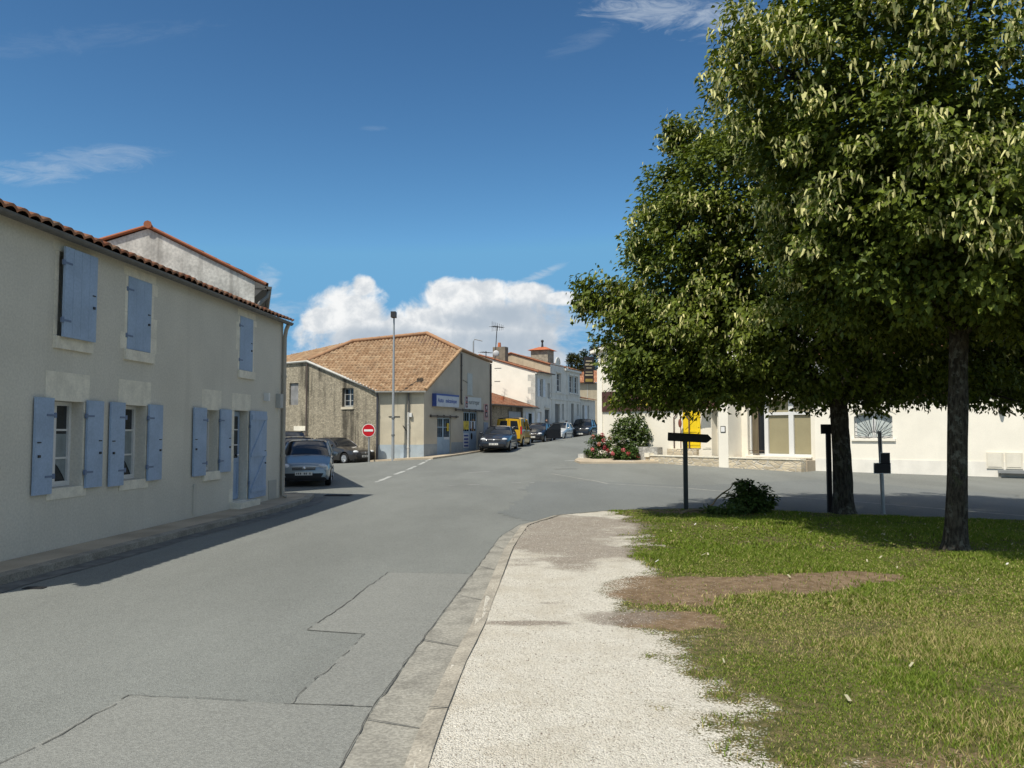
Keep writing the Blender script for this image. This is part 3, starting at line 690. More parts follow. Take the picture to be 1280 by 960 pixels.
# backing deck under the tiles keeps the roof closed
m = MB(); e = .02
m.poly(T3(P0, EV - e), T3(P1, EV - e), Aa - Vector((0, 0, .03)), R1 - Vector((0, 0, .04)), R2 - Vector((0, 0, .04)), T3(P3, PZ - e))
m.poly(Aa - Vector((0, 0, .03)), P2t - Vector((0, 0, .03)), R1 - Vector((0, 0, .04))); m.poly(P2t - Vector((0, 0, .03)), T3(Q5, 6.0), R1 - Vector((0, 0, .04)))
m.poly(T3(Q5, 6.0), T3(P4, PZ), R2 - Vector((0, 0, .04)), R1 - Vector((0, 0, .04))); m.poly(T3(P4, PZ), T3(P3, PZ - e), R2 - Vector((0, 0, .04)))
m.poly(T3(P2, -.2), T3(Q5, -.2), T3(Q5, 6.0), T3(P2, 6.05)); m.poly(T3(Q5, -.2), T3(P4, -.2), T3(P4, PZ), T3(Q5, 6.0)); m.build('roof_deck', BROWN, SHOP)
up_ = Vector((0, 0, .05)); ou = Vector((0, -.22, -.09))
roofplane('roof', SHOP, [T3(P0, EV) + up_ + ou + Vector((-.1, 0, 0)), T3(P1, EV) + up_ + ou + Vector((.12, 0, 0)), Aa + up_ + Vector((.08, 0, 0)), R1 + up_, R2 + up_, T3(P3, PZ) + up_], TILES, 11, .33, .21, amp=.055)
roofplane('roof', SHOP, [Aa + up_, P2t + up_ + Vector((.1, .1, 0)), R1 + up_], TILES, 12, .33, .21, amp=.055)
roofplane('roof', SHOP, [T3(P4, PZ) + up_, T3(P3, PZ) + up_, R2 + up_], TILES, 13, .33, .21, amp=.055)
for p, q in ((R1, R2), (R1, Aa), (R2, T3(P3, PZ))): ridgecap('ridge_tile', SHOP, p + Vector((0, 0, .07)), q + Vector((0, 0, .07)), tiled('ridge_' + str(int(p.x + q.y)), (.36, .2, .11), (.44, .27, .15), (.5, .34, .2)), .12)
ridgecap('verge_tile', SHOP, T3(P1, EV + .05) + Vector((.1, -.2, 0)), Aa + Vector((.06, -.02, .06)), tiled('verge_buff', (.42, .27, .15), (.48, .32, .19), (.52, .37, .24)), .10)
ridgecap('verge_tile', SHOP, Aa + Vector((.05, 0, .06)), P2t + Vector((.05, .1, .06)), TILES, .09)
# white verge board up the skewed stone wall and gutters
m = MB().tube([T3(P0, EV + .0) + Vector((-.08, -.08, 0)), T3(P3, PZ + .02) + Vector((-.06, -.08, 0))], .075, 6).tube([T3(P3, PZ + .02) + Vector((-.06, -.08, 0)), T3(P4, PZ + .02) + Vector((-.06, -.08, 0))], .065, 6); m.build('verge_board', M('off_white_verge', (.50, .485, .44), .6, .1), SHOP)
gutter(SHOP, T3(P0, EV - .02) + Vector((-.1, -.28, 0)), T3(P1, EV - .02) + Vector((.12, -.28, 0)), M('pale_gutter', (.55, .54, .5), .6, .1), .09)
downpipe(SHOP, [T3(P0, EV - .1) + Vector((0, -.28, 0)), T3(P0, EV - .3) + Vector((-.02, -.10, 0)), T3(P0, .15) + Vector((-.02, -.10, 0))], .06, M('dark_pipe', (.06, .06, .07), .5))
downpipe(SHOP, [T3(P3, PZ - .1) + Vector((-.05, -.12, 0)), T3(P3, .1) + Vector((-.05, -.12, 0))], .05, M('brown_pipe', (.09, .07, .06), .6))
downpipe(SHOP, [TF @ Vector((4.42, -.05, AZ - .15)), TF @ Vector((4.42, -.05, 3.42)), TF @ Vector((4.42, -.10, 3.3))], .05, M('grey_brown_pipe', (.10, .09, .08), .6))
downpipe(SHOP, [TF @ Vector((LF - .06, -.06, 6.0)), TF @ Vector((LF - .06, -.06, .6))], .05, M('brown_pipe_b', (.11, .09, .08), .6))
# chamfer fittings
xl = lambda px: (px - 472.5) / (530 - 472.5) * LC
downpipe(SHOP, [TC @ Vector((xl(511), -.06, EV - .1)), TC @ Vector((xl(511), -.06, 2.75))], .05, GUTTER)
downpipe(SHOP, [TC @ Vector((xl(511), -.07, 2.75)), TC @ Vector((xl(511), -.07, .25))], .055, M('white_pipe', (.55, .54, .5), .6))
m = MB(TC).box(xl(512.5), xl(515.5), -.14, -.003, 2.5, 2.72); m.build('junction_box', PVC, SHOP)
m = MB(TC).tube([(xl(504), -.03, 2.05), (xl(509), -.03, 1.72), (xl(509.5), -.03, 1.3)], .02, 6); m.build('cable', IRON, SHOP)
m = MB(TC).box(xl(486), xl(500), -.03, -.003, 2.51, 2.545); m.build('bracket', IRON, SHOP)
m = MB(TC).box(-.004, LC + .004, -.006, .02, -.2, 1.02); m.build('plinth', PLINTH, SHOP)
m = MB(TC).box(xl(501), xl(509), -.03, -.006, .22, .78); m.build('meter_box', M('pale_blue_box', (.40, .47, .53), .6), SHOP)
m = MB(TF); m.box(-.004, d1[0] - .02, -.006, .02, -.2, 1.05).box(d1[1] + .02, d2[0] - .02, -.006, .02, -.2, 1.12).box(d2[1] + .02, LF, -.006, .02, -.2, 1.2); m.build('plinth', M('plinth_paint_shaded', (.30, .33, .34), .8, .08), SHOP)  # plinth paint again, the street side's shade mixed into its colour
# sliding-door rails and doors
def rail(x0, x1, z):
    m = MB(TF).box(x0, x1, -.13, -.08, z - .035, z + .045)
    for k in range(5): x = x0 + .12 + (x1 - x0 - .24) * k / 4; m.box(x - .03, x + .03, -.079, -.002, z - .06, z + .08)
    m.build('door_rail', M('rusty_rail', (.10, .085, .07), .7, .2), SHOP)
rail(tu(536.5), tu(571), 2.56); rail(tu(568), tu(603), 2.98)
def shopdoor(op, zg, posters):
    a, b, c, d = op; mid = (a + b) / 2; out = []
    for x0, x1 in ((a + .01, mid - .01), (mid + .01, b - .01)):
        m = MB(TF).box(x0, x1, .08, .14, c + .02, zg); m.box(x0, x0 + .06, .08, .14, zg, d - .02).box(x1 - .06, x1, .08, .14, zg, d - .02).box(x0 + .06, x1 - .06, .082, .138, d - .09, d - .02)
        m.box(x0 + .06, x1 - .06, .085, .135, (zg + d) / 2 - .02, (zg + d) / 2 + .02); o = m.build('door', BDOOR, SHOP); out.append(o)
        MB(TF).poly((x0 + .06, .11, zg), (x1 - .06, .11, zg), (x1 - .06, .11, d - .05), (x0 + .06, .11, d - .05)).build('pane', GLASS, o)
        m = MB(TF)
        for q in (1, 2): xx = x0 + .06 + (x1 - x0 - .12) * q / 3; m.box(xx - .012, xx + .012, .098, .109, zg, d - .09)
        m.build('glazing_bar', BDOOR, o)
    for (leaf, u0, u1, z0, z1, mt) in posters:
        x0, x1 = (a, mid) if leaf == 0 else (mid, b); w = x1 - x0
        MB(TF).box(x0 + w * u0, x0 + w * u1, .066, .079, z0, z1).build('poster', mt, out[leaf])
    return out
PST = M('white_poster', (.62, .63, .64), .6, .1, 12); YPO = M('yellow_poster', (.62, .45, .05), .6, .3, 6)
shopdoor(d1, 1.42, [(1, .55, .85, 1.75, 2.2, YPO), (1, .15, .9, 1.28, 1.42, PST)])
dd = shopdoor(d2, 1.75, [(0, .12, .9, 1.85, 2.35, YPO), (0, .12, .92, .75, 1.62, PST), (1, .15, .35, 1.9, 2.35, PST), (1, .6, .8, 1.9, 2.35, PST)])
m = MB(TF); a, b, c, d = d2
for k in range(4): m.box(a + .22, a + .78, .055, .0655, .84 + k * .2, .93 + k * .2)
m.build('poster_lines', BLUESIGN, dd[0])
MB(TF).ell((a + 1.25, .06, 1.45), (.12, .02, .2)).build('notice', BLACKP, dd[1], 40)
MB(TF).box(tu(604.5), tu(610), -.03, -.002, .75, 2.3).build('side_panel', M('blue_grey_panel', (.25, .30, .36), .6), SHOP)
a, b = tu(584), tu(590.2); m = MB(TF).box(a, b, -.02, -.002, 3.95, 5.2).box(a - .06, b + .06, -.035, -.002, 3.88, 3.95); m.build('closed_window', M('pale_panel', (.43, .45, .42), .7, .08), SHOP)
MB(TF).tube([(tu(578), -.03, 4.75), (a, -.03, 4.62)], .012, 5).build('cable', IRON, SHOP)

# signs on the shop
x0, x1 = tu(540), tu(568.3)
sg = thing('shop_sign', 'long pale sign box with blue lettering on the shop wall', 'sign', TF @ Vector(((x0 + x1) / 2, 0, 3.1)), math.atan2(.923, .386))
MB(TF).box(x0, x1, -.28, -.02, 3.10, 3.70).build('sign_box', SIGNGREY, sg)
MB(TF).box(x0 - .01, x1 + .01, -.285, -.015, 3.70, 3.80).build('sign_hood', BLUESIGN, sg)
MB(TF).box(x0 - .012, x0 - .001, -.284, -.016, 3.1, 3.70).build('sign_side', BLUESIGN, sg)
text('Auto', TF, x0 + .14, 3.33, -.281, .34, BLUESIGN, sg, bold=.006); text('m\u00e9canique', TF, x0 + 1.06, 3.33, -.281, .32, BLUESIGN, sg, sx=1.0, bold=.006)
x0, x1 = tu(580), tu(600.5)
sg = thing('shop_sign', 'flat white eurorepar sign with red and black squares above the shop door', 'sign', TF @ Vector(((x0 + x1) / 2, 0, 3.05)), math.atan2(.923, .386))
MB(TF).box(x0, x1, -.06, -.003, 3.06, 3.78).build('sign_board', M('sign_face', (.56, .57, .54), .5, .04), sg)
text('eurorepar', TF, x0 + .50, 3.36, -.061, .40, M('grey_lettering', (.10, .11, .10), .5), sg, sx=.93)
def squares(T, x, y, z, w, root):
    MB(T).box(x - .02, x + w + .02, y - .006, y, z - .02, z + 2.3 * w + .02).build('logo_ground', M('logo_red', (.42, .09, .08), .5), root)
    m = MB(T).box(x, x + w, y - .012, y - .007, z, z + w).box(x, x + w, y - .012, y - .007, z + 1.25 * w, z + 2.25 * w); m.build('logo_square', BLACKP, root)
    m = MB(T)
    for zz in (z, z + 1.25 * w): m.tube([(x + w / 2, y - .0125, zz + w * .5), (x + w / 2, y - .018, zz + w * .5)], w * .26, 12); m.box(x + w * .1, x + w * .5, y - .017, y - .0125, zz + w * .1, zz + w * .2)
    m.build('logo_mark', M('logo_pale', (.55, .4, .38), .5), root)
squares(TF, x0 + .10, -.061, 3.16, .26, sg)
x0, x1 = tu(604.6), tu(609.8)
sg = thing('shop_sign', 'small upright red and black sign panel right of the shop door', 'sign', TF @ Vector(((x0 + x1) / 2, 0, 2.45)), math.atan2(.923, .386))
MB(TF).box(x0, x1, -.05, -.003, 2.42, 3.45).build('sign_board', M('pink_board', (.52, .36, .32), .5), sg)
squares(TF, x0 + .12, -.051, 2.62, .34, sg)

# ------------------------------------------------------------------ the row up the street
O6 = Vector((-6.55, 44.77, 0)); ST = Vector((.386, .923, 0)).normalized()
def st(px): k = (px - 640) / 1030; return (k * 44.77 + 6.55) / (.386 - .923 * k) * (.386 ** 2 + .923 ** 2) ** .5
def yat(px): return (O6 + ST * st(px)).y
def zt(px, py): return at(px, py, yat(px)).z
def street(px): p = O6 + ST * st(px); return frame((p.x, p.y, float(gz(p.x, p.y))), ST.xy), p
def rowhouse(name, label, cat, pa, pb, ztop, depth, mat, ops, base=None):
    p, q = O6 + ST * st(pa), O6 + ST * st(pb); b = float(gz(p.x, p.y)) - .1
    T = frame((p.x, p.y, 0), ST.xy); L = (q - p).length
    r = thing(name, label, cat, (p.x, p.y, b), math.atan2(.923, .386))
    return r, T, L, b
WB = M('white_shutter_paint', (.60, .64, .68), .6, .05)
# low shed between the shop and the white house
pS = st(604); L_ = st(668.5) - pS
TSH = frame(O6 + ST * pS, ST.xy); pp = O6 + ST * pS; bz = float(gz(pp.x, pp.y)) - .1
SH = thing('shed', 'low lean-to shed with a red tiled roof between the shop and the white house', 'shed', (pp.x, pp.y, bz), math.atan2(.923, .386))
w_ = lambda px: st(px) - pS
zE = zt(650, 508.5)
ops = [(w_(636), w_(653), bz, zE - .35), (w_(658.5), w_(664), bz + .5, zE - .5)]
m = MB(TSH); wall(m, 0, L_, bz - .3, zE, ops, 0, .2); m.poly((0, 0, bz), (0, 3.5, bz), (0, 3.5, zE + .9), (0, 0, zE)); m.build('wall', STONE, SH)
MB(TSH).box(ops[0][0], ops[0][1], .12, .19, bz, zE - .36).build('door', M('grey_garage_door', (.36, .38, .40), .6, .08), SH)
MB(TSH).box(w_(653.5), w_(668.4), -.03, .0, bz - .3, zE - .02).build('render_panel', ASHLAR, SH)
window(SH, TSH, w_(659), w_(664), bz + .75, zE - .4, -.032, 1, 2, PVC)
for q in (656.4, 664.2): shutter(SH, TSH, w_(q), w_(q + 2.3), bz + .7, zE - .38, -.034, 2, mat=WB)
roofplane('roof', SH, [TSH @ Vector((-.2, -.3, zE + .02)), TSH @ Vector((L_, -.3, zE + .02)), TSH @ Vector((L_, 4.2, zE + 1.35)), TSH @ Vector((-.2, 4.2, zE + 1.35))], TILER, 21)
gutter(SH, TSH @ Vector((-.2, -.36, zE)), TSH @ Vector((L_, -.36, zE)))
MB(TSH).tube([(L_ * .62, 1.2, zE + .4), (L_ * .62, 1.2, zE + .75)], .14, 8).build('vent_pipe', TERRA, SH)

# white house with quoined corner
T, p = street(669); L_ = st(688) - st(669); bz = p.z + float(gz(p.x, p.y)) - .1; T = frame((p.x, p.y, 0), ST.xy)
WH = thing('house', 'white house with a blank bright gable, grey quoins and white shutters', 'house', (p.x, p.y, bz), math.atan2(.923, .386))
e = zt(669, 464.5); rz = e + 1.42; dp = 9.6
q_ = lambda px: st(px) - st(669)
g1 = (q_(671.5), q_(677), bz + .1, zt(674, 515)); g2 = (q_(681), q_(686.6), bz + .1, zt(684, 512)); u1 = (q_(674.5), q_(678.5), zt(676, 496), zt(676, 473.5)); u2 = (q_(684.6), q_(687.4), zt(686, 498), zt(686, 479))
m = MB(T); wall(m, 0, L_, bz - .3, e, [g1, g2, u1, u2], 0, .2); m.build('wall', ASHLAR, WH)
m = MB(T); m.poly((0, 0, bz - .3), (0, dp, bz - .3), (0, dp, e), (0, dp / 2, rz), (0, 0, e)).poly((L_, 0, bz), (L_, 0, e), (L_, dp / 2, rz), (L_, dp, e), (L_, dp, bz)).poly((0, dp, bz), (L_, dp, bz), (L_, dp, e), (0, dp, e)); m.build('gable_wall', WALLW, WH)
m = MB(T); z = e - .2; kk = 0
while z > bz + .2:
    w = .62 if kk % 2 == 0 else .36; m.box(-.012, -.001, .0, w, z - .5, z - .02) if kk % 2 == 0 else m.box(-.01, -.001, .0, w, z - .5, z - .02); m.box(-.012, w * .8, -.012, -.001, z - .5, z - .02); z -= .5; kk += 1
m.box(-.03, .5, -.03, -.002, e - .2, e - .02); m.build('quoin', M('quoin_stone', (.50, .49, .44), .9, .15, 3), WH)
MB(T).box(-.05, L_ + .02, -.14, -.002, e - .16, e).build('cornice', ASHLAR, WH)
for o in (g1, g2): MB(T).box(o[0] + .01, o[1] - .01, .12, .19, o[2], o[3] - .01).build('door', WB if o is g1 else M('dark_garage_door', (.10, .105, .10), .7, .1), WH)
window(WH, T, *u1, .198, 2, 3); window(WH, T, *u2, .198, 2, 3)
shutter(WH, T, u1[0] - (u1[1] - u1[0]) * .72, u1[0] - .01, u1[2], u1[3], 0, 3, mat=WB); shutter(WH, T, u1[1] + .01, u1[1] + (u1[1] - u1[0]) * .72, u1[2], u1[3], 0, 3, mat=WB)
MB(T).box(g2[0] - .1, g2[1] + .1, -.1, -.002, g2[3] + .12, g2[3] + .26).build('door_hood', ASHLAR, WH)
k = (rz - e) / (dp / 2); ax = T.to_3x3() @ Vector((1, 0, 0))
tiles('roof', WH, T @ Vector((-.08, -.3, e - .3 * k + .06)), ax, T.to_3x3() @ Vector((0, 1, k)), L_ + .1, (dp / 2 + .3) * math.hypot(1, k), TILER, seed=31)
tiles('roof', WH, T @ Vector((-.08, dp + .3, e - .3 * k + .06)), ax, T.to_3x3() @ Vector((0, -1, k)), L_ + .1, (dp / 2 + .3) * math.hypot(1, k), TILER, seed=32)
m = MB(T).tube([(-.05, -.3, e - .3 * k + .07), (-.05, dp / 2, rz + .07), (-.05, dp + .3, e)], .08, 6); m.build('verge_tile', TILER, WH, 40)
gutter(WH, T @ Vector((-.1, -.38, e + .0)), T @ Vector((L_, -.38, e + .0)), IRON)
cy = 3.6; cz = e + k * cy
cb = MB(T).box(1.1, 1.75, cy - .55, cy + .55, cz - .5, at(632, 434, (T @ Vector((1.4, cy, 0))).y).z); co = cb.build('chimney', M('old_chimney_render', (.20, .17, .13), .95, .2, 3, streak=.5), WH)
ctop = at(632, 434, (T @ Vector((1.4, cy, 0))).y).z
MB(T).tube([(1.42, cy + .1, ctop), (1.42, cy + .1, ctop + .38)], [.15, .12], 10).build('chimney_pot', TERRA, co)
m = MB(T).box(-.02, -.001, 3.3, 3.33, e + .2, e + .21).box(-.02, -.001, 3.0, 3.5, e - .7, e - .67).box(-.02, -.001, 2.9, 3.5, e + .35, e + .38); m.build('wall_cable', IRON, WH)

# tall house behind with a beige gable, and its curved parapet front
T, p = street(688); L1 = st(725) - st(688); bz = float(gz(p.x, p.y)) - .1; T = frame((p.x, p.y, 0), ST.xy)
PH = thing('house', 'grey stone-fronted house with a curved parapet and a beige side gable', 'house', (p.x, p.y, bz), math.atan2(.923, .386))
q_ = lambda px: st(px) - st(688); e2 = zt(700, 459); Lp = q_(705.5)
rz = at(640, 442.5, p.y + 1.5).z
def op(a, b, ya, yb): return (q_(a), q_(b), max(zt((a + b) / 2, yb), bz + .15), zt((a + b) / 2, ya))
ow = [op(695.6, 701.4, 466.5, 489.5), op(711.6, 716.4, 470, 491), op(718, 722.8, 471, 492), op(693.8, 700, 505, 535), op(702.4, 705, 505, 525), op(714, 717.6, 504.5, 540), op(721, 723.4, 505.5, 520)]
pr = [(0, zt(690, 456))] + [(Lp * t, zt(690, 456) + .12 + .55 * math.sin(math.pi * min(max((t - .32) / .36, 0), 1)) ** .7 * (1 if .32 < t < .68 else 0)) for t in np.linspace(.05, .95, 25)] + [(Lp, e2), (L1, e2)]
m = MB(T); wall(m, 0, L1, bz - .3, pr, ow, 0, .22); m.build('wall', ASHLAR, PH)
for o in ow[:3] + [ow[4], ow[6]]: window(PH, T, *o, .218, 2, 3)
for o in (ow[3], ow[5]): MB(T).box(o[0] + .01, o[1] - .01, .14, .21, o[2], o[3] - .01).build('door', M('grey_brown_door', (.17, .17, .16), .7, .1), PH)
for o in ow[1:3]: shutter(PH, T, o[0] - .34, o[0] - .01, o[2], o[3], 0, 2, mat=M('grey_green_shutter', (.42, .46, .46), .6, .05))
m = MB(T)
for px in (690, 709): m.box(q_(px) - .1, q_(px) + .22, -.05, -.002, bz, zt(px, 459))
zc = zt(690, 498); m.box(-.05, L1, -.07, -.003, zc - .08, zc + .08).box(-.05, L1, -.06, -.003, zc + .42, zc + .5)
for o in ow[:3]: m.box(o[0] - .12, o[1] + .12, -.09, -.004, o[2] - .14, o[2] - .01).box(o[0] - .1, o[1] + .1, -.06, -.004, o[3] + .03, o[3] + .16)
m.box(Lp, L1 + .05, -.16, -.004, e2 - .2, e2 - .02); m.build('stone_moulding', ASHLAR, PH)
m = MB(T); m.tube([(Lp * .5 + .55 * math.cos(t), -.04, zt(690, 456) + .2 + .52 * math.sin(t)) for t in np.linspace(0, math.pi, 14)], .05, 6); m.build('parapet_moulding', ASHLAR, PH)
dp = 11
m = MB(T).poly((-.004, 0, bz), (-.004, dp, bz), (-.004, dp, e2 - 1), (-.004, 3.5, rz), (-.004, 0, e2)).poly((L1, 0, bz), (L1, 0, e2), (L1, 3.5, rz), (L1, dp, e2 - 1), (L1, dp, bz)); m.build('gable_wall', BEIGE, PH)
k = (rz - e2) / 3.5
tiles('roof', PH, T @ Vector((-.1, .02, e2 + .06)), ax, T.to_3x3() @ Vector((0, 1, k)), L1 + .2, 3.5 * math.hypot(1, k), TILER, seed=41)
roofplane('roof', PH, [T @ Vector((-.1, dp, e2 - .95)), T @ Vector((L1, dp, e2 - .95)), T @ Vector((L1, 3.5, rz + .06)), T @ Vector((-.1, 3.5, rz + .06))], TILER, 42)
m = MB(T).tube([(-.06, 0, e2 + .08), (-.06, 3.5, rz + .08), (-.06, dp, e2 - .9)], .08, 6); m.build('verge_tile', TILER, PH, 40)
# broad stone chimney with a small tiled cap
cx_, cy_ = 4.0, 2.2; base = T @ Vector((cx_, cy_, 0)); c1 = at(670, 438.5, base.y).z; c0 = e2 + k * cy_ - .5
cb = MB(T).box(cx_ - .75, cx_ + .75, cy_ - .8, cy_ + .8, c0, c1); co = cb.build('chimney', M('chimney_stone', (.30, .27, .21), .95, .25, 4), PH)
m = MB(T).add([(cx_ - 1, cy_ - 1.05, c1), (cx_ + 1, cy_ - 1.05, c1), (cx_ + 1, cy_ + 1.05, c1), (cx_ - 1, cy_ + 1.05, c1), (cx_, cy_ - .3, c1 + .35), (cx_, cy_ + .3, c1 + .35)], [(0, 1, 4), (1, 2, 5, 4), (2, 3, 5), (3, 0, 4, 5), (3, 2, 1, 0)]); m.build('chimney_cap', TERRA, co)
MB(T).tube([(cx_, cy_, c1 + .3), (cx_, cy_, c1 + .75)], [.12, .07], 8).ell((cx_, cy_, c1 + .85), (.13, .13, .14)).build('finial', IRON, co, 40)

# far low house at the bend and the pale block behind it
T, p = street(725.6); bz = float(gz(p.x, p.y)) - .1; T = frame((p.x, p.y, 0), ST.xy); L2 = st(744) - st(725.6)
LH = thing('house', 'small far low house with an orange tiled roof at the street bend', 'house', (p.x, p.y, bz), math.atan2(.923, .386))
q_ = lambda px: st(px) - st(725.6); e3 = zt(733, 499.5)
ow = [(q_(728.2), q_(730), bz + .1, zt(729, 506.5)), (q_(731), q_(734.5), bz + .1, zt(732, 507)), (q_(735), q_(736.5), bz + .8, zt(736, 507))]
m = MB(T); wall(m, 0, L2, bz - .3, e3, ow, 0, .2); m.poly((0, 0, bz), (0, 6, bz), (0, 6, e3 + 1), (0, 0, e3)); m.build('wall', ASHLAR, LH)
MB(T).box(ow[0][0], ow[0][1], .1, .19, *ow[0][2:]).build('door', M('dark_green_door', (.03, .04, .04), .6), LH)
MB(T).box(ow[1][0], ow[1][1], .05, .15, *ow[1][2:]).build('door', WB, LH)
window(LH, T, *ow[2], .198, 1, 2)
roofplane('roof', LH, [T @ Vector((-.1, -.35, e3)), T @ Vector((L2, -.35, e3)), T @ Vector((L2, 6, e3 + 1.2)), T @ Vector((-.1, 6, e3 + 1.2))], TILER, 51)
yb = p.y + 14; a, b = at(722, 530, yb), at(746, 478.5, yb)
BB = thing('house', 'far beige house seen above the low orange roof', 'house', ((a.x + b.x) / 2, yb, a.z - 1))
m = MB().box(a.x, b.x + 1, yb, yb + 8, a.z - 1, b.z); m.build('wall', BEIGE, BB)
m = MB().box(at(734, 480, yb).x, at(734.3, 480, yb).x, yb - .02, yb - .001, a.z, b.z - .1); m.build('downpipe', PVC, BB)
roofplane('roof', BB, [(a.x - .3, yb - .4, b.z), (b.x + 1.3, yb - .4, b.z), (b.x + 1.3, yb + 5, b.z + 1.7), (a.x - .3, yb + 5, b.z + 1.7)], TILER, 52)
b2 = at(728, 462, yb + 6); MB().box(b2.x - 1.2, b2.x + .6, yb + 5.5, yb + 6.5, b.z, b2.z).build('chimney', TERRA, BB)

# aerials and lamps
def aerial(label, px, ytop, ybot, Y, dish=False, big=True):
    a, b = at(px, ybot, Y), at(px + (3 if big else 0), ytop, Y)
    o = thing('television_aerial', label, 'aerial', a, 0, 'television aerials on the roofs')
    MB().tube([a, b], .035, 6).build('mast', IRON, o)
    d = Vector((.75, .65, 0)); m = MB().tube([b - d * .5 - Vector((0, 0, .1)), b + d * .6 - Vector((0, 0, .1))], .02, 5); n = Vector((-.65, .75, 0))
    for k in range(7):
        c = b + d * (-.5 + k * .18) - Vector((0, 0, .1)); w = .38 - .03 * k; m.tube([c - n * w, c + n * w], .013, 4)
        if big: m.tube([c - Vector((0, 0, w)), c + Vector((0, 0, w))], .013, 4)
    m.build('antenna', IRON, o)
    if dish: MB().ell(a + Vector((.1, -.2, .6)), (.24, .08, .24)).build('dish', M('dish_grey', (.5, .5, .5), .5), o, 40)
aerial('tall mast aerial with a dish on the ridge by the white gable', 618.5, 407, 452, 62, True)
aerial('short aerial seen over the shop roof, left of the tall mast', 607.5, 439, 455, 64, False, False)
bp = gp(-3.2, 68); tp = at(575, 427, 68)
sl_ = thing('street_lamp', 'grey street lamp whose bent arm shows above the shop roof', 'lamp', bp)
MB().tube([bp, (bp.x, bp.y, tp.z)], [.1, .06], 8).build('pole', GREYPOLE, sl_); bp.z
MB().tube([(bp.x, 68, tp.z), (bp.x + .1, 68, tp.z + .2), (bp.x + .75, 68, tp.z + .05)], .045, 6).build('lamp_head', GREYPOLE, sl_)
lp = gp(at(491, 577, 43.35).x, 43.35); tz = at(491, 395, 43.35).z
lo_ = thing('street_lamp', 'tall thin grey lamp post with a box lantern before the shop corner', 'lamp', lp)
MB().tube([lp, lp + Vector((0, 0, 1.3)), (lp.x, lp.y, tz)], [.085, .075, .045], 10).build('pole', GREYPOLE, lo_, 40)
MB().box(lp.x - .13, lp.x + .13, lp.y - .35, lp.y + .12, tz - .1, tz + .2).build('lamp_head', IRON, lo_)
m = MB()
for z in (2.2, 1.3): m.tube([lp + Vector((0, 0, z)), lp + Vector((0, 0, z + .08))], .1, 10)
m.build('clamp_band', ZINC, lo_)
# no entry sign
npz = gp(at(461, 577, 43.6).x, 43.6); c = at(461, 538, 43.6)
ne = thing('no_entry_sign', 'round red no entry sign on a grey post by the stone wall', 'sign', npz)
MB().tube([npz, (npz.x, npz.y, c.z + .25)], .05, 10).build('post', STEEL, ne, 40)
MB().tube([(c.x, 43.545, c.z), (c.x, 43.52, c.z)], .345, 32).build('rim', SIGNW, ne)
MB().tube([(c.x, 43.519, c.z), (c.x, 43.512, c.z)], .315, 32).build('disc', RED, ne)
MB().box(c.x - .24, c.x + .24, 43.503, 43.511, c.z - .055, c.z + .055).build('bar', SIGNW, ne)
# kerb and pavement round the shop
M_ = Vector((.923, -.386, 0))
ins = lambda p: (p.x, p.y)
wl_ = [P3 + Vector((2.6, -1.9, 0)), P0 + Vector((-.9, .7, 0)), P0, P1, P1 + ST * 2, P1 + ST * 5, P2, O6 + ST * 10, O6 + ST * 20, O6 + ST * 36]
kl_ = [P3 + Vector((2.55, -2.05, 0)), P0 + Vector((-1.0, .2, 0)), P0 + Vector((.9, -1.0, 0)), P1 + Vector((.6, -1.2, 0)), P1 + ST * 2 + M_ * 1.15, P1 + ST * 5 + M_ * 1.05, P2 + M_ * 1.0, O6 + ST * 10 + M_ * 2.2, O6 + ST * 20 + M_ * 1.2, O6 + ST * 36 + M_ * .5]
strip('pavement_shop', [(a.x, a.y, b.x, b.y) for a, b in zip(wl_, kl_)], .09, PAVE)
# ------------------------------------------------------------------ white restaurant on the right
C0, C1 = Vector((4.4, 42.0, 0)), Vector((12.0, 32.7, 0)); DR = (C1 - C0).normalized(); LR = (C1 - C0).length
TR = frame(C0, DR.xy); TW = frame(C1, (.81, -.586)); LW = 14.0
ru = lambda px: ((px - 640) / 1030 * 42 - 4.4) / (DR.x - DR.y * (px - 640) / 1030)
rw = lambda px: ((px - 640) / 1030 * 32.7 - 12.0) / (.81 + .586 * (px - 640) / 1030)
rz_ = lambda px, py: at(px, py, (C0 + DR * ru(px)).y).z
wz_ = lambda px, py: at(px, py, 32.7 - .586 * rw(px)).z
RS = thing('restaurant', 'creamy white restaurant with a brown fascia, yellow shutter and low stone wall', 'restaurant', (7.5, 38, 0))
EL, AP = 5.85, 7.0
big = (ru(934), ru(1013), .72, 3.05)
m = MB(TR); wall(m, 0, LR, -.3, [(0, EL), (6.2, AP), (LR, 5.75)], [big], 0, .3)
m.poly((0, 0, -.3), (0, 0, EL), (0, 9, EL), (0, 9, -.3)).poly((0, 9, -.3), (0, 9, EL), (6.2, 9, AP), (LR, 9, 5.75), (LR, 9, -.3)); m.build('wall', WALLC, RS)
arch = (rw(1067), rw(1115), 1.45, 2.28); aw = arch[1] - arch[0]; ac = (arch[0] + arch[1]) / 2
m = MB(TW); z0 = -.3; zt_ = 4.6; yv = 0; N = 14
m.poly((0, 0, z0), (arch[0], 0, z0), (arch[0], 0, zt_), (0, 0, zt_)).poly((arch[1], 0, z0), (LW, 0, z0), (LW, 0, zt_), (arch[1], 0, zt_)).poly((arch[0], 0, z0), (arch[1], 0, z0), (arch[1], 0, arch[2]), (arch[0], 0, arch[2]))
cur = [(arch[0] + aw * i / N, arch[3] + .22 * math.sin(math.pi * i / N) ** .8) for i in range(N + 1)]
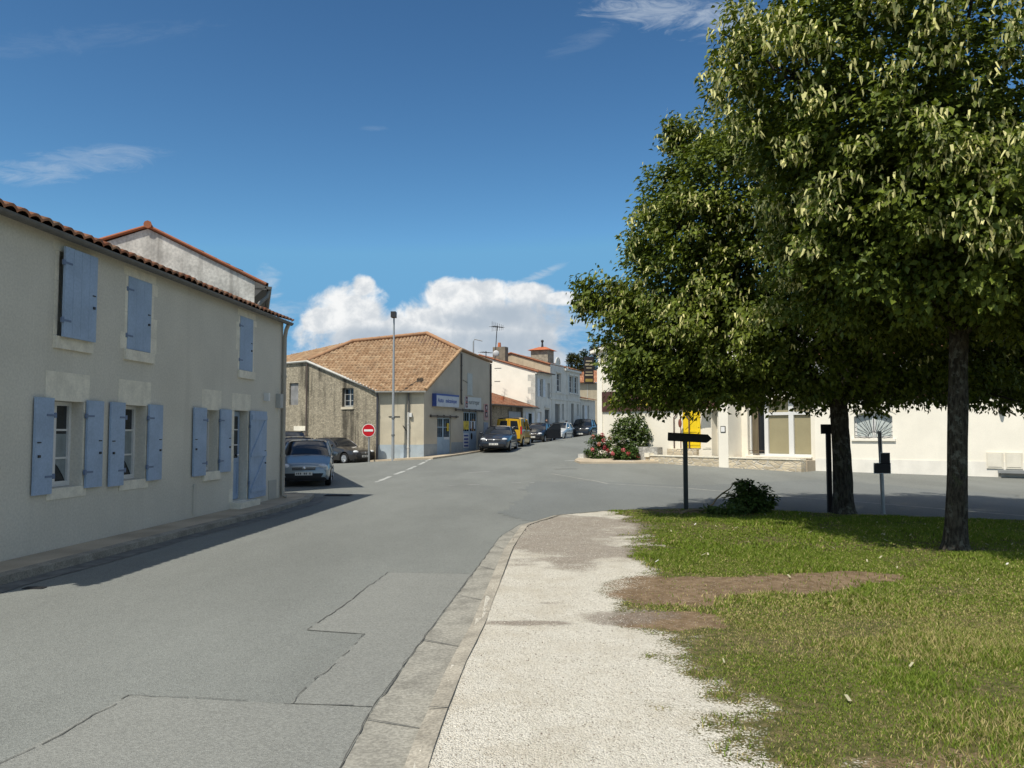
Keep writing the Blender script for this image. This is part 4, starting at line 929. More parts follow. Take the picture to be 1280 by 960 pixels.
for a, b in zip(cur[:-1], cur[1:]): m.poly((a[0], 0, a[1]), (b[0], 0, b[1]), (b[0], 0, zt_), (a[0], 0, zt_)); m.poly((a[0], 0, a[1]), (b[0], 0, b[1]), (b[0], .25, b[1]), (a[0], .25, a[1]))
m.poly((arch[0], 0, arch[2]), (arch[0], 0, arch[3]), (arch[0], .25, arch[3]), (arch[0], .25, arch[2])).poly((arch[1], 0, arch[2]), (arch[1], 0, arch[3]), (arch[1], .25, arch[3]), (arch[1], .25, arch[2])).poly((arch[0], 0, arch[2]), (arch[1], 0, arch[2]), (arch[1], .25, arch[2]), (arch[0], .25, arch[2]))
m.poly((LW, 0, z0), (LW, 8, z0), (LW, 8, zt_), (LW, 0, zt_)).poly((0, 8, z0), (LW, 8, z0), (LW, 8, zt_), (0, 8, zt_)); m.build('wall', WALLW, RS)
# fan-light window with sun-ray grille
f = MB(TW).box(arch[0], arch[0] + .07, .16, .22, arch[2], arch[3]).box(arch[1] - .07, arch[1], .16, .22, arch[2], arch[3]).box(arch[0] + .07, arch[1] - .07, .16, .22, arch[2], arch[2] + .09).box(ac - .06, ac + .06, .165, .215, arch[2] + .09, arch[3] + .19)
for a, b in zip(cur[:-1], cur[1:]): f.add([(a[0], .16, a[1] - .07), (b[0], .16, b[1] - .07), (b[0], .16, b[1]), (a[0], .16, a[1])], [(0, 1, 2, 3)])
wo = f.build('window', PVC, RS)
m = MB(TW).poly(*[(arch[0], .20, arch[2]), (arch[1], .20, arch[2])] + [(x, .20, z) for x, z in reversed(cur)]); m.build('pane', M('pale_frosted_pane', (.52, .57, .56), .15, .15, 2), wo)
m = MB(TW); gc = (ac, arch[2] + .05)
for i in range(15):
    t = math.pi * (i + .5) / 15; r = min(aw / 2 / max(abs(math.cos(t)), .01), (arch[3] + .22 - gc[1]) / max(math.sin(t), .01)) * .97
    m.tube([(gc[0] + .2 * math.cos(t), .06, gc[1] + .2 * math.sin(t)), (gc[0] + r * math.cos(t), .06, gc[1] + r * math.sin(t))], .010, 4)
m.tube([(gc[0] + .2 * math.cos(t), .06, gc[1] + .2 * math.sin(t)) for t in np.linspace(0, math.pi, 12)], .012, 4).tube([(arch[0], .06, arch[2] + .03), (arch[1], .06, arch[2] + .03)], .012, 4); m.build('grille', IRON, wo)
MB(TW).box(arch[0] - .1, arch[1] + .1, -.07, -.002, arch[2] - .09, arch[2] - .004).build('sill', WALLW, RS)
m = MB(TW); xs_ = [(arch[0] - .14 + (aw + .28) * i / 12, arch[3] + .14 + .24 * math.sin(math.pi * i / 12) ** .8) for i in range(13)]
for a, b in zip(xs_[:-1], xs_[1:]): m.add([(a[0], -.02, a[1] - .05), (b[0], -.02, b[1] - .05), (b[0], -.02, b[1]), (a[0], -.02, a[1]), (a[0], 0, a[1] - .05), (b[0], 0, b[1] - .05)], [(0, 1, 2, 3), (0, 1, 5, 4)])
m.build('hood_mould', WALLC, RS)
MB(TW).box(0, LW, -.02, -.002, -.3, .66).build('plinth', M('white_plinth', (.76, .73, .66), .9, .06, 2, streak=.15, dirt=(.5, .46, .38)), RS)
# meter boxes, step and lantern on the wing
for a, b in ((1231, 1252), (1254.5, 1276)):
    o = MB(TW).box(rw(a), rw(b), -.06, -.004, .42, .98).build('meter_box', M('cream_box', (.66, .62, .52), .6, .05), RS)
    MB(TW).box(rw(a) + .05, rw(b) - .05, -.075, -.061, .48, .93).build('box_door', M('cream_box_door', (.70, .66, .56), .6, .05), o)
MB(TW).box(rw(1246), rw(1300), -.42, -.024, .28, .38).build('ledge', M('grey_slate_ledge', (.22, .23, .23), .7, .1), RS)
MB(TW).tube([(rw(1248), -.3, .28), (rw(1248), -.3, -.1)], .05, 6).build('ledge_leg', CONC, RS)
v = rw(1252); zl = wz_(1252, 513)
m = MB(TW).tube([(v, -.002, zl + .1), (v, -.14, zl + .14)], .02, 6).tube([(v, -.14, zl + .14), (v, -.14, zl - .12)], [.10, .05], 8).ell((v, -.03, zl), (.11, .03, .15)); m.build('wall_lamp', IRON, RS)
MB(TW).box(.4, rw(1262), -.06, -.003, 2.95, 3.75).build('fascia', BROWN, RS)
tiles('roof', RS, TW @ Vector((-.1, -.35, zt_ - .02)), TW.to_3x3() @ Vector((1, 0, 0)), TW.to_3x3() @ Vector((0, 4.3, 1.35)), LW + .2, 4.5, TILER, seed=61)
tiles('roof', RS, TW @ Vector((-.1, 8.3, zt_ - .02)), TW.to_3x3() @ Vector((1, 0, 0)), TW.to_3x3() @ Vector((0, -4.3, 1.35)), LW + .2, 4.5, TILER, seed=62)
gutter(RS, TW @ Vector((0, -.42, zt_ - .03)), TW @ Vector((LW, -.42, zt_ - .03)), PVC)
# gable roof
exy = TR.to_3x3() @ Vector((0, 1, 0))
roofplane('roof', RS, [TR @ Vector((-.4, -.25, EL + .0)), TR @ Vector((-.4, 9.2, EL)), TR @ Vector((6.2, 9.2, AP + .08)), TR @ Vector((6.2, -.25, AP + .08))], TILER, 63)
roofplane('roof', RS, [TR @ Vector((LR + .3, -.25, 5.72)), TR @ Vector((LR + .3, 9.2, 5.72)), TR @ Vector((6.2, 9.2, AP + .08)), TR @ Vector((6.2, -.25, AP + .08))], TILER, 64)
m = MB(TR); m.prism([(-.35, EL - .14), (6.2, AP - .12), (LR + .2, 5.62), (LR + .2, 5.74), (6.2, AP + .02), (-.35, EL + .0)], -.22, -.004); m.build('verge_board', WALLW, RS)
m = MB(TR).box(-.03, .32, -.05, -.003, -.2, 4.9); m.build('corner_pilaster', WALLW, RS)
MB(TR).box(0.33, ru(900), -.08, -.004, 2.72, 3.72).build('fascia', BROWN, RS)
fz = 2.80
TX = M('yellow_lettering', (.75, .62, .06), .5, .05)
for w, px in (('L', 764), ('ans', 797), ('de l\u2019', 821), ('r\u00e9e', 855)):
    text(w, TR, ru(px), 2.98, -.084, .62, TX, RS, sx=.92)
m = MB(TR); m.prism([(ru(770), 4.25), (ru(779), 4.25), (ru(800), 5.15), (ru(806), 5.5), (ru(795), 5.35), (ru(772), 4.95)], -.05, -.004); m.build('painted_panel', TERRA, RS)
a, z = ru(852), rz_(852, 472)
m = MB(TR); st_ = []
for i in range(16): r = .34 if i % 2 == 0 else .15; st_.append((a + r * math.cos(math.pi * i / 8), z + r * math.sin(math.pi * i / 8)))
m.prism(st_, -.05, -.004); m.build('sun_emblem', YELLOW, RS)
# yellow shutter, pipes and little round sign
shutter(RS, TR, ru(854), ru(875.5), .98, 2.70, 0, 5, [1.15, 1.75, 2.5], hinge='l', mat=YELLOW)
m = MB(TR); m.box(ru(836), ru(873), -.16, -.003, -.2, .93); m.build('stone_base', DRY, RS)
m = MB(TR).tube([(ru(847), -.05, 2.68), (ru(846.5), -.05, 2.5), (ru(843), -.05, 2.38), (ru(843), -.05, .95)], .028, 6); m.tube([(ru(858), -.08, 2.68), (ru(859), -.08, 2.45), (ru(862.5), -.08, 2.3), (ru(862.5), -.08, .95)], .035, 6); m.build('drainpipe', M('brown_thin_pipe', (.10, .06, .05), .6), RS)
m = MB(TR).tube([(ru(855), -.25, 2.65), (ru(855), -.25, .95)], .02, 6).ell((ru(854.5), -.27, 2.1), (.10, .05, .20)); m.build('hanging_lantern', M('red_brown_lantern', (.18, .055, .035), .5), RS)
# fins and porch
m = MB(TR)
for px in (894, 902, 910): x = ru(px); m.add([(x, -.32, .66), (x + .03, -.32, .66), (x + .10, -.004, .66), (x - .05, -.004, .66), (x, -.32, 2.7), (x + .03, -.32, 2.7), (x + .10, -.004, 2.7), (x - .05, -.004, 2.7)], [(0, 1, 5, 4), (1, 2, 6, 5), (0, 4, 7, 3), (4, 5, 6, 7)])
m.build('wall_fin', WALLC, RS)
MB(TR).tube([(ru(906), -.42, .66), (ru(906), -.42, 1.45), (ru(908), -.42, 1.5)], .03, 6).build('hand_rail', IRON, RS)
m = MB(TR).box(ru(878), ru(893), -.02, -.004, .95, 2.66).box(ru(882), ru(891.5), -.035, -.021, 1.0, 2.6); m.build('white_shutter_panel', WALLC, RS)
MB(TR).box(ru(878), ru(914), -.5, -.003, 2.66, 2.71).build('canopy', WALLC, RS)
xa, xb = ru(914.5), ru(926.5)
pl = MB(TR).box(xa, xb, -.95, -.003, -.2, 2.9).build('pillar', WALLW, RS)
m = MB(TR).box(xa + .12, xb - .12, -.97, -.951, 1.68, 1.95); pq = m.build('plaque', IRON, RS)
MB(TR).box(xa + .15, xb - .15, -.98, -.971, 1.71, 1.92).build('plaque_face', SIGNW, pq)
# big windows with beige blinds
BL = M('beige_blind', (.30, .265, .16), .6, .04); a, b, c, d = big
w = MB(TR); s1, s2 = ru(955), ru(985)
for x0, x1 in ((a, a + .06), (s1 - .12, s1 + .06), (s2 - .10, s2 + .12), (b - .09, b)): w.box(x0, x1, .18, .26, c, d)
w.box(a + .06, s1 - .12, .19, .25, c, c + .08).box(s1 + .06, s2 - .1, .19, .25, c, c + .08).box(s2 + .12, b - .09, .19, .25, c, c + .08)
w.box(s1 + .06, s2 - .1, .19, .25, 2.40, 2.52).box(s2 + .12, b - .09, .19, .25, 2.40, 2.52); wo = w.build('window', PVC, RS)
m = MB(TR); n = 26; vs = []; fs = []
for i in range(n + 1):
    x = a + .06 + (s1 - a - .5) * i / n; y = .275 + .016 * math.sin(i * 2.1); vs += [(x, y, c + .02), (x, y, d)]
for i in range(n): fs.append((2 * i, 2 * i + 2, 2 * i + 3, 2 * i + 1))
m.add(vs, fs); m.build('curtain', BL, wo)
m = MB(TR).poly((s1, .27, c), (b, .27, c), (b, .27, d), (s1, .27, d)); m.build('blind', BL, wo)
m = MB(TR).poly((s1 - .46, .262, c), (s1 - .1, .262, c), (s1 - .1, .262, d), (s1 - .46, .262, d)); m.build('pane', GLASS, wo)
m = MB(TR)
for k in range(5): x = a + .2 + (s1 - a - .5) * k / 5; m.box(x - .012, x + .012, .10, .12, c, d)
m.box(a, s1 - .1, .10, .12, c + .18, c + .205); m.build('window_bar', M('brown_bar', (.10, .07, .05), .6), wo)
MB(TR).box(a - .1, b + .05, -.10, -.002, .655, .715).build('sill', WALLW, RS)
# low stone wall in front of the porch
LWALL = thing('low_stone_wall', 'low coursed stone wall along the restaurant porch, split by the white pillar', 'wall', TR @ Vector((ru(870), -.9, 0)), math.atan2(DR.y, DR.x))
yl = -.95
for x0, x1 in ((ru(823), xa - .004), (xb + .004, LR - .05)):
    m = MB(TR).box(x0, x1, yl, yl + .35, -.25, .60); m.build('wall', DRY, LWALL)
    m = MB(TR); x = x0
    while x < x1 - .05: w_2 = min(random.uniform(.35, .6), x1 - x); m.box(x + .004, x + w_2 - .004, yl - .03, yl + .38, .602, .655 + random.uniform(-.006, .008)); x += w_2
    m.build('coping', SURR, LWALL)
MB(TR).box(xb + .004, LR, yl + .351, -.003, -.2, .58).build('planter_fill', PAVE, LWALL)
# block planter wall and flower bed
bw = thing('block_wall', 'rough grey block wall end beside the flower bed', 'wall', TR @ Vector((ru(818), -.9, 0)), math.atan2(DR.y, DR.x))
MB(TR).box(ru(810), ru(834), -.72, -.36, -.1, 1.0).build('wall', BLOCK, bw)
m = MB(TR).box(ru(823), ru(829), -1.02, -.5, .55, .74); m.build('cap_stone', SURR, bw)
bed = thing('flower_bed_edging', 'white painted stone edging round the flower bed', 'edging', TR @ Vector((ru(780), -1.2, .1)), math.atan2(DR.y, DR.x))
m = MB(TR); x = ru(756)
while x < ru(815): w2 = random.uniform(.45, .7); m.box(x, x + w2 - .03, -1.55, -1.42, 0, .36 + random.uniform(-.02, .03)); x += w2
m.box(ru(753) - .1, ru(753) + .28, -1.62, -1.2, 0, .62); m.build('edging_stone', OLDWH, bed)
m = MB(TR).box(ru(756), ru(815), -1.41, -.05, .05, .30); m.build('soil', M('dark_soil', (.05, .035, .022), .95, .3), bed)
# hanging sign on the street corner
hs = at(736, 462, 44.5)
HS = thing('hanging_sign', 'dark framed hanging sign with pale bars at the restaurant corner', 'sign', hs)
TH2 = frame(hs, (1, .1))
MB(TH2).box(-.26, .26, -.05, .05, -.78, .70).build('sign_board', SIGNBACK, HS)
m = MB(TH2)
for z, w, h in ((.42, .34, .07), (.22, .40, .10), (.06, .30, .05), (-.16, .38, .04), (-.34, .42, .08)): m.box(-w / 2, w / 2, -.06, -.051, z, z + h)
m.build('pale_bar', M('cream_bar', (.40, .34, .22), .5), HS)
MB(TH2).box(-.20, .20, -.06, -.051, -.66, -.5).build('yellow_bar', M('ochre_bar', (.30, .22, .06), .5), HS)
MB(TH2).tube([(0, 0, .70), (0, 0, .80), (.75, 0, .82)], .03, 6).build('bracket', IRON, HS)

# ------------------------------------------------------------------ direction signs seen from behind
def gpost(px, py, Y): c = at(px, py, Y); return Vector((c.x, Y, float(gz(c.x, Y))))
b = gpost(857.5, 638, 17.75); T = frame(b, (1, -.05)); s = 17.75 / 1030
AS = thing('direction_sign', 'dark arrow-shaped direction sign on a post at the grass corner', 'sign', b)
MB(T).box(-.045, .045, -.04, .04, -.05, 1.52).build('post', M('dark_green_post', (.028, .036, .036), .45, .25, 4, streak=.2, dirt=(.2, .2, .2)), AS)
m = MB(T @ Matrix.Rotation(R(3.0), 4, 'Y')).prism([(-.46, 1.50), (.39, 1.50), (.475, 1.585), (.39, 1.67), (-.46, 1.67)], -.06, -.045); ab = m.build('arrow_board', SIGNBACK, AS)
m = MB(T @ Matrix.Rotation(R(3.0), 4, 'Y')).box(-.45, .37, -.066, -.06, 1.63, 1.66).box(-.45, .37, -.066, -.06, 1.49, 1.52).box(-.08, .08, -.068, -.06, 1.52, 1.63); m.build('back_rail', SIGNBACK, ab)
b = gpost(1037.5, 644, 17.2); T = frame(b, (1, 0))
BS = thing('direction_sign', 'plain dark signboard on a thin post beside the middle tree trunk', 'sign', b)
MB(T).box(-.045, .045, -.035, .035, -.05, 1.70).build('post', SIGNBACK, BS)
m = MB(T).box(-.17, .36, -.06, -.036, 1.66, 1.86); ab = m.build('signboard', SIGNBACK, BS); MB(T).box(-.16, .35, -.066, -.06, 1.73, 1.76).build('back_rail', SIGNBACK, ab)
b = gpost(1104.5, 645, 17.2); T = frame(b, (1, 0))
CS = thing('sign_post', 'steel post carrying three small dark signs between the two tree trunks', 'sign', b)
MB(T).tube([(.0, 0, -.05), (-.04, 0, 1.72)], .04, 10).build('post', STEEL, CS, 40)
def smallsign(nm, x0, x1, z0, z1, y=-.06):
    o = MB(T).box(x0 - .012, x1 + .012, y + .006, y + .016, z0 - .012, z1 + .012).build(nm, SIGNBACK if nm == 'arrow_sign' else PVC, CS); MB(T).box(x0, x1, y, y + .005, z0, z1).build('sign_back', SIGNBACK, o); return o
T0 = T; T = T0 @ Matrix.Translation((-.07, 0, 0)) @ Matrix.Rotation(R(64), 4, 'Z'); smallsign('arrow_sign', -.22, .28, 1.30, 1.68)
T = T0; smallsign('square_sign', -.055, .13, 1.06, 1.26); smallsign('plate_sign', -.19, .14, .85, 1.05)
# ------------------------------------------------------------------ cars
def car(name, label, loc, yaw, pm, L=3.85, W=1.65, H=1.43, hood=(.66, .90), cowl=-.42, roof0=.02, roof1=.72, tail=.97, belt=.92, deck=None, wb=(.74, .68), wr=.29, grp=None, opendoor=False, cat='car', van=False, plate=True, pillars=None):
    """front faces local -y; hood=(nose z, cowl z); cowl/roof0/roof1/tail are fractions of half length; deck = boot lid z for saloons"""
    o = thing(name, label, cat, loc, yaw, grp); T = wmat(o); h = L / 2; w0 = W / 2
    yf, yr = -h + wb[0], h - wb[1]; ra = wr + .065
    ys = sorted(set([-h, -h + .03, -h + .09, h - .09, h - .03, h] + list(np.linspace(-h + .16, h - .16, 44)) + [yf - ra, yf + ra, yr - ra, yr + ra]))
    cy, t_ = cowl * h, tail * h
    def zs(y):
        pts = [(-h, hood[0] - .14), (-h + .05, hood[0] - .05), (-h + .14, hood[0]), (cy, hood[1]), (0, belt + .0), (h * .55, belt + .05)]
        pts += [(t_, deck or belt + .06), (h - .06, (deck or belt + .05) - .02), (h, (deck or belt) - .14)]
        pts = sorted(pts); return float(np.interp(y, [p[0] for p in pts], [p[1] for p in pts]))
    def hw(y): return w0 * (1 - .17 * abs(y / h) ** 7 - .015 * abs(y / h) ** 2)
    def zb(y):
        z = .20 + .10 * max(0, abs(y / h) - .86) / .14
        for yw in (yf, yr):
            if abs(y - yw) < ra: z = max(z, wr + math.sqrt(max(ra * ra - (y - yw) ** 2, 0)))
        return z
    vs = []; fs = []
    for y in ys:
        w, b, s = hw(y), zb(y), zs(y); b = min(b, s - .12)
        mid = [(w * .93, b), (w * .985, max(b + .01, .34)), (w, max(b + .02, .52)), (w * .99, max(b + .04, s - .14)), (w * .955, max(b + .06, s - .03)), (w * .87, s + .005), (w * .5, s + .035), (0, s + .045)]
        ring = mid + [(-x, z) for x, z in reversed(mid[:-1])]
        vs += [(x, y, z) for x, z in ring]
    n = 15
    for i in range(len(ys) - 1):
        for k in range(n - 1): a = i * n + k; fs.append((a, a + n, a + n + 1, a + 1))
    fs += [tuple(range(n)), tuple((len(ys) - 1) * n + k for k in reversed(range(n)))]
    bd = MB(T).add(vs, fs).build('body', pm, o, 38)
    MB(T).box(-w0 * .82, w0 * .82, -h + .12, h - .12, .19, .52).build('underbody', BLACKP, o)
    # greenhouse
    y0, y1, y2, y3 = cy - .06, roof0 * h, roof1 * h, t_ if deck is None else min(t_, roof1 * h + (h - roof1 * h) * .45)
    wbt, wrf = w0 * .90, w0 * (.80 if van else .70)
    zp = [(y0, zs(y0) - .01), (y0 * .5 + y1 * .5, (zs(y0) + H) / 2 + .03), (y1, H - .05), ((y1 * .6 + y2 * .4), H - .005), (y2, H - .04), (y3, zs(y3) + .0)]
    def zr(y): return float(np.interp(y, [p[0] for p in zp], [p[1] for p in zp]))
    def sec(y, off=0):
        s = zs(y) - .02; z = max(zr(y), s + .01); f = min(1, max(0, (z - s) / (H - belt))); wt = wbt + (wrf - wbt) * f
        return [(wbt, s), (wt + .02 * f + off, z - .05 * f), (wt - .07 * f + off * .5, z + off), (wt * .5, z + .02 * f + off), (0, z + .028 * f + off)]
    gy = sorted(set(list(np.linspace(y0, y3, 22)) + [y1, y2])); vs = []; fs = []
    for y in gy:
        r = sec(y); r = r + [(-x, z) for x, z in reversed(r[:-1])]; vs += [(x, y, z) for x, z in r]
    for i in range(len(gy) - 1):
        for k in range(8): a = i * 9 + k; fs.append((a, a + 9, a + 10, a + 1))
    MB(T).add(vs, fs).build('glazing', CARGLASS, o, 40)
    ry = [y for y in gy if y1 - .02 <= y <= y2 + .02]; vs = []; fs = []
    for y in ry:
        r = sec(y, .012)[1:]; r = r + [(-x, z) for x, z in reversed(r[:-1])]; vs += [(x, y, z) for x, z in r]
    for i in range(len(ry) - 1):
        for k in range(6): a = i * 7 + k; fs.append((a, a + 7, a + 8, a + 1))
    MB(T).add(vs, fs).build('roof', pm, o, 40)
    pl = MB(T)
    for s in (-1, 1):
        def P(y, j=1): q = sec(y, .012)[j]; return (s * q[0], y, q[1])
        yy = np.linspace(y0 + .02, y1, 7); pl.tube([P(y) for y in yy], .035, 6)
        yy = np.linspace(y2, y3 - .02, 7); pl.tube([P(y) for y in yy], .05, 6)
        for y in (pillars or [(y1 + y2) / 2]):
            a, b = P(y, 1), (s * (wbt + .006), y, zs(y) - .01); pl.tube([a, b], .03, 6)
        pl.tube([(s * (wbt + .008), y, zs(y) - .005) for y in np.linspace(y0, y3, 8)], .02, 5)
    pl.build('pillar', pm, o, 50)
    if van:
        pn = MB(T)
        for s in (-1, 1):
            yy = np.linspace(y1 + (y2 - y1) * .62, y3 - .05, 6); vs = []; fs = []
            for y in yy: q = sec(y, .014); vs += [(s * (wbt + .014), y, q[0][1]), (s * q[1][0], y, q[1][1])]
            for i in range(5): fs.append((2 * i, 2 * i + 2, 2 * i + 3, 2 * i + 1))
            pn.add(vs, fs)
        pn.build('cargo_panel', pm, o)
        wt = wrf - .03
        for s in (-1, 1):
            q = MB(T).prism([(s * .012, .46), (s * (w0 * .86), .46), (s * (w0 * .88), belt), (s * wt, H - .10), (s * .012, H - .06)], h - .06, h + .03).build('back_door', pm, o)
            MB(T).prism([(s * .10, belt + .02), (s * (w0 * .76), belt + .02), (s * (wt - .10), H - .22), (s * .10, H - .20)], h + .031, h + .038).build('rear_window', CARGLASS, q)
            MB(T).box(min(s * w0 * .90, s * w0 * .995), max(s * w0 * .90, s * w0 * .995), h - .12, h + .02, belt - .28, belt + .22).build('tail_light', RED, o)
        MB(T).box(-w0 * .9, w0 * .9, h - .02, h + .07, .34, .50).build('rear_bumper', BLACKP, o)
    # wheels
    for y in (yf, yr):
        for s in (-1, 1):
            x0, x1 = (w0 - .20) * s, (w0 - .015) * s
            wo = MB(T).tube([(x0, y, wr), (x0 + .02 * s, y, wr), (x1 - .03 * s, y, wr), (x1, y, wr)], [wr * .9, wr, wr, wr * .88], 22).build('wheel', RUBBER, o, 40)
            rm = MB(T).tube([(x1, y, wr), (x1 + .006 * s, y, wr)], wr * .66, 18)
            for k in range(5): t = 2 * math.pi * k / 5 + .3; rm.tube([(x1 + .008 * s, y + .05 * math.cos(t), wr + .05 * math.sin(t)), (x1 + .008 * s, y + wr * .6 * math.cos(t), wr + wr * .6 * math.sin(t))], .022, 5)
            rm.build('rim', ALLOY, wo)
    MB(T).box(-w0 * .9, w0 * .9, yf - ra, yf + ra, .28, .56).box(-w0 * .9, w0 * .9, yr - ra, yr + ra, .28, .56).build('wheel_well', BLACKP, o)
    # face
    nz = hood[0]
    for s in (-1, 1):
        m = MB(T); x = s * w0 * .66; m.ell((x, -h + .17, nz - .055), (w0 * .20, .17, .085), 14, 8); m.build('headlight', LAMPG, o, 60)
        MB(T).ell((x + s * .02, h - .09, (deck or belt) - .16), (w0 * .14, .10, .13), 10, 6).build('tail_light', RED, o, 60)
        m = MB(T).ell((s * (w0 + .07), cy + .16, belt + .07), (.10, .06, .07), 10, 6); m.build('mirror', pm if not van else BLACKP, o, 60)
        m = MB(T).box(min(s * w0 * 1.0, s * (w0 + .012)), max(s * w0 * 1.0, s * (w0 + .012)), yf + ra + .06, yr - ra - .06, .50, .56); m.build('side_trim', BLACKP, o)
        m = MB(T)
        for y in (.08, .30 * h + .5): m.box(min(s * (w0 - .012), s * (w0 + .018)), max(s * (w0 - .012), s * (w0 + .018)), y - .09, y + .09, belt - .13, belt - .10)
        m.build('door_handle', BLACKP, o)
        m = MB(T).ell((s * w0 * .68, -h + .04, .36), (.09, .04, .05), 10, 6); m.build('fog_light', LAMPG, o, 60)
    MB(T).box(-w0 * .42, w0 * .42, -h - .012, -h + .10, nz - .16, nz - .085).build('grille', BLACKP, o)
    MB(T).box(-w0 * .45, w0 * .45, -h - .016, -h + .1, nz - .078, nz - .062).box(-w0 * .40, w0 * .40, -h - .016, -h - .012, nz - .128, nz - .115).build('grille_bar', CHROME, o)
    MB(T).prism([(-w0 * .62, .28), (w0 * .62, .28), (w0 * .72, .42), (-w0 * .72, .42)], -h - .012, -h + .1).build('air_intake', BLACKP, o)
    MB(T).ell((0, -h - .012, nz - .10), (.055, .015, .055), 12, 6).build('emblem', CHROME, o, 60)
    if plate:
        q = MB(T).box(-.26, .26, -h - .034, -h - .018, .36, .47).build('number_plate', PLATE, o)
        m = MB(T)
        for k in range(8): m.box(-.22 + k * .056, -.19 + k * .056, -h - .0355, -h - .0345, .385, .445) if k not in (3, 6) else None
        m.build('plate_marks', BLACKP, q)
    MB(T).tube([(-w0 * .5, cy - .08, zs(cy) + .055), (w0 * .15, cy - .02, zs(cy) + .06)], .012, 5).build('wiper', BLACKP, o)
    if opendoor:
        ang = R(62); m = MB(T @ Matrix.Translation((w0, cy + .12, 0)) @ Matrix.Rotation(-ang + R(90), 4, 'Z'))
        # hinge at the front edge, panel along local x after rotation
        m = MB(T @ Matrix.Translation((w0 * .98, cy + .10, 0)) @ Matrix.Rotation(R(90) - ang, 4, 'Z')); m.box(0, 1.05, -.05, .03, .30, belt + .02).tube([(.02, 0, belt), (.45, .0, H - .10), (1.0, .0, H - .12), (1.05, 0, belt)], .025, 6)
        q = m.build('open_door', pm, o); m = MB(T @ Matrix.Translation((w0 * .98, cy + .10, 0)) @ Matrix.Rotation(R(90) - ang, 4, 'Z')).poly((.06, 0, belt + .02), (1.02, 0, belt + .02), (.98, 0, H - .13), (.46, 0, H - .11)); m.build('door_glass', CARGLASS, q)
    return o
def cpos(px, Y, dz=0): c = at(px, 540, Y); return (c.x, Y, float(gz(c.x, Y)) + dz)
STY = R(-21)
SILVER = paint('silver_blue_paint', (.25, .30, .325), .45); NAVY = paint('navy_paint', (.012, .016, .03), .2); DKBLUE = paint('dark_blue_paint', (.016, .02, .03), .2); DKGREY = paint('dark_grey_paint', (.035, .033, .034)); BLACKC = paint('black_paint', (.009, .010, .014))
YEL = paint('yellow_car_paint', (.62, .36, .012), .0); WHT = paint('pale_silver_paint', (.60, .61, .60), .1)
SIDE = 'cars parked in the side street'; UPST = 'cars parked up the street'
car('parked_car', 'silver-blue hatchback parked nose-out just past the blue-shuttered house', cpos(384.5, 27.5), R(11), SILVER, 3.85, 1.66, 1.43, hood=(.68, .93), cowl=-.40, roof0=-.02, roof1=.66, tail=.93, grp=SIDE)
car('parked_car', 'dark navy car parked directly behind the silver-blue hatchback', cpos(370.5, 33.0), R(14), NAVY, 4.0, 1.68, 1.49, hood=(.70, .95), cowl=-.44, roof0=-.02, roof1=.68, tail=.94, grp=SIDE)
car('parked_car', 'tall dark car with only its roof edge showing behind the navy car', cpos(361, 38.6), R(17), DKGREY, 4.3, 1.74, 1.72, hood=(.80, 1.05), belt=1.02, cowl=-.5, roof0=-.12, roof1=.8, tail=.96, grp=SIDE)
car('parked_car', 'dark grey saloon parked against the rubble stone wall', cpos(421, 45.2), R(54), DKGREY, 4.5, 1.72, 1.40, hood=(.70, .90), cowl=-.36, roof0=-.06, roof1=.38, tail=.80, deck=.98, grp=SIDE)
car('parked_car', 'dark blue saloon with bright chrome grille parked by the shop door', cpos(624, 49.3), R(-7), DKBLUE, 4.65, 1.81, 1.46, hood=(.74, .96), cowl=-.36, roof0=-.02, roof1=.42, tail=.82, deck=1.02, belt=.96, grp=UPST)
car('parked_van', 'bright yellow van seen from behind, parked past the dark blue saloon', cpos(643.5, 54.5), R(180 - 11), YEL, 4.0, 1.68, 1.84, hood=(.86, 1.08), belt=1.06, cowl=-.52, roof0=-.26, roof1=.95, tail=.995, van=True, grp=UPST, cat='van', pillars=[-.1, .75])
car('parked_car', 'black hatchback with its driver door standing open, between van and silver car', cpos(672, 60.2), R(-14), BLACKC, 4.0, 1.70, 1.44, hood=(.70, .94), grp=UPST, opendoor=True)
car('parked_car', 'pale silver hatchback parked between the black hatchback and the black off-roader', cpos(699, 66.6), R(-16), WHT, 4.0, 1.68, 1.46, hood=(.72, .96), grp=UPST)
car('parked_car', 'black off-road car with pale bumper parked highest up the street', cpos(730, 74.2), R(-14), BLACKC, 4.5, 1.85, 1.74, hood=(.90, 1.10), belt=1.08, cowl=-.42, roof0=-.1, roof1=.78, tail=.95, wr=.35, grp=UPST)
car('parked_car', 'white car mostly hidden behind the black off-roader at the bend', cpos(745, 80.5), STY, WHT, 4.1, 1.7, 1.48, grp=UPST)

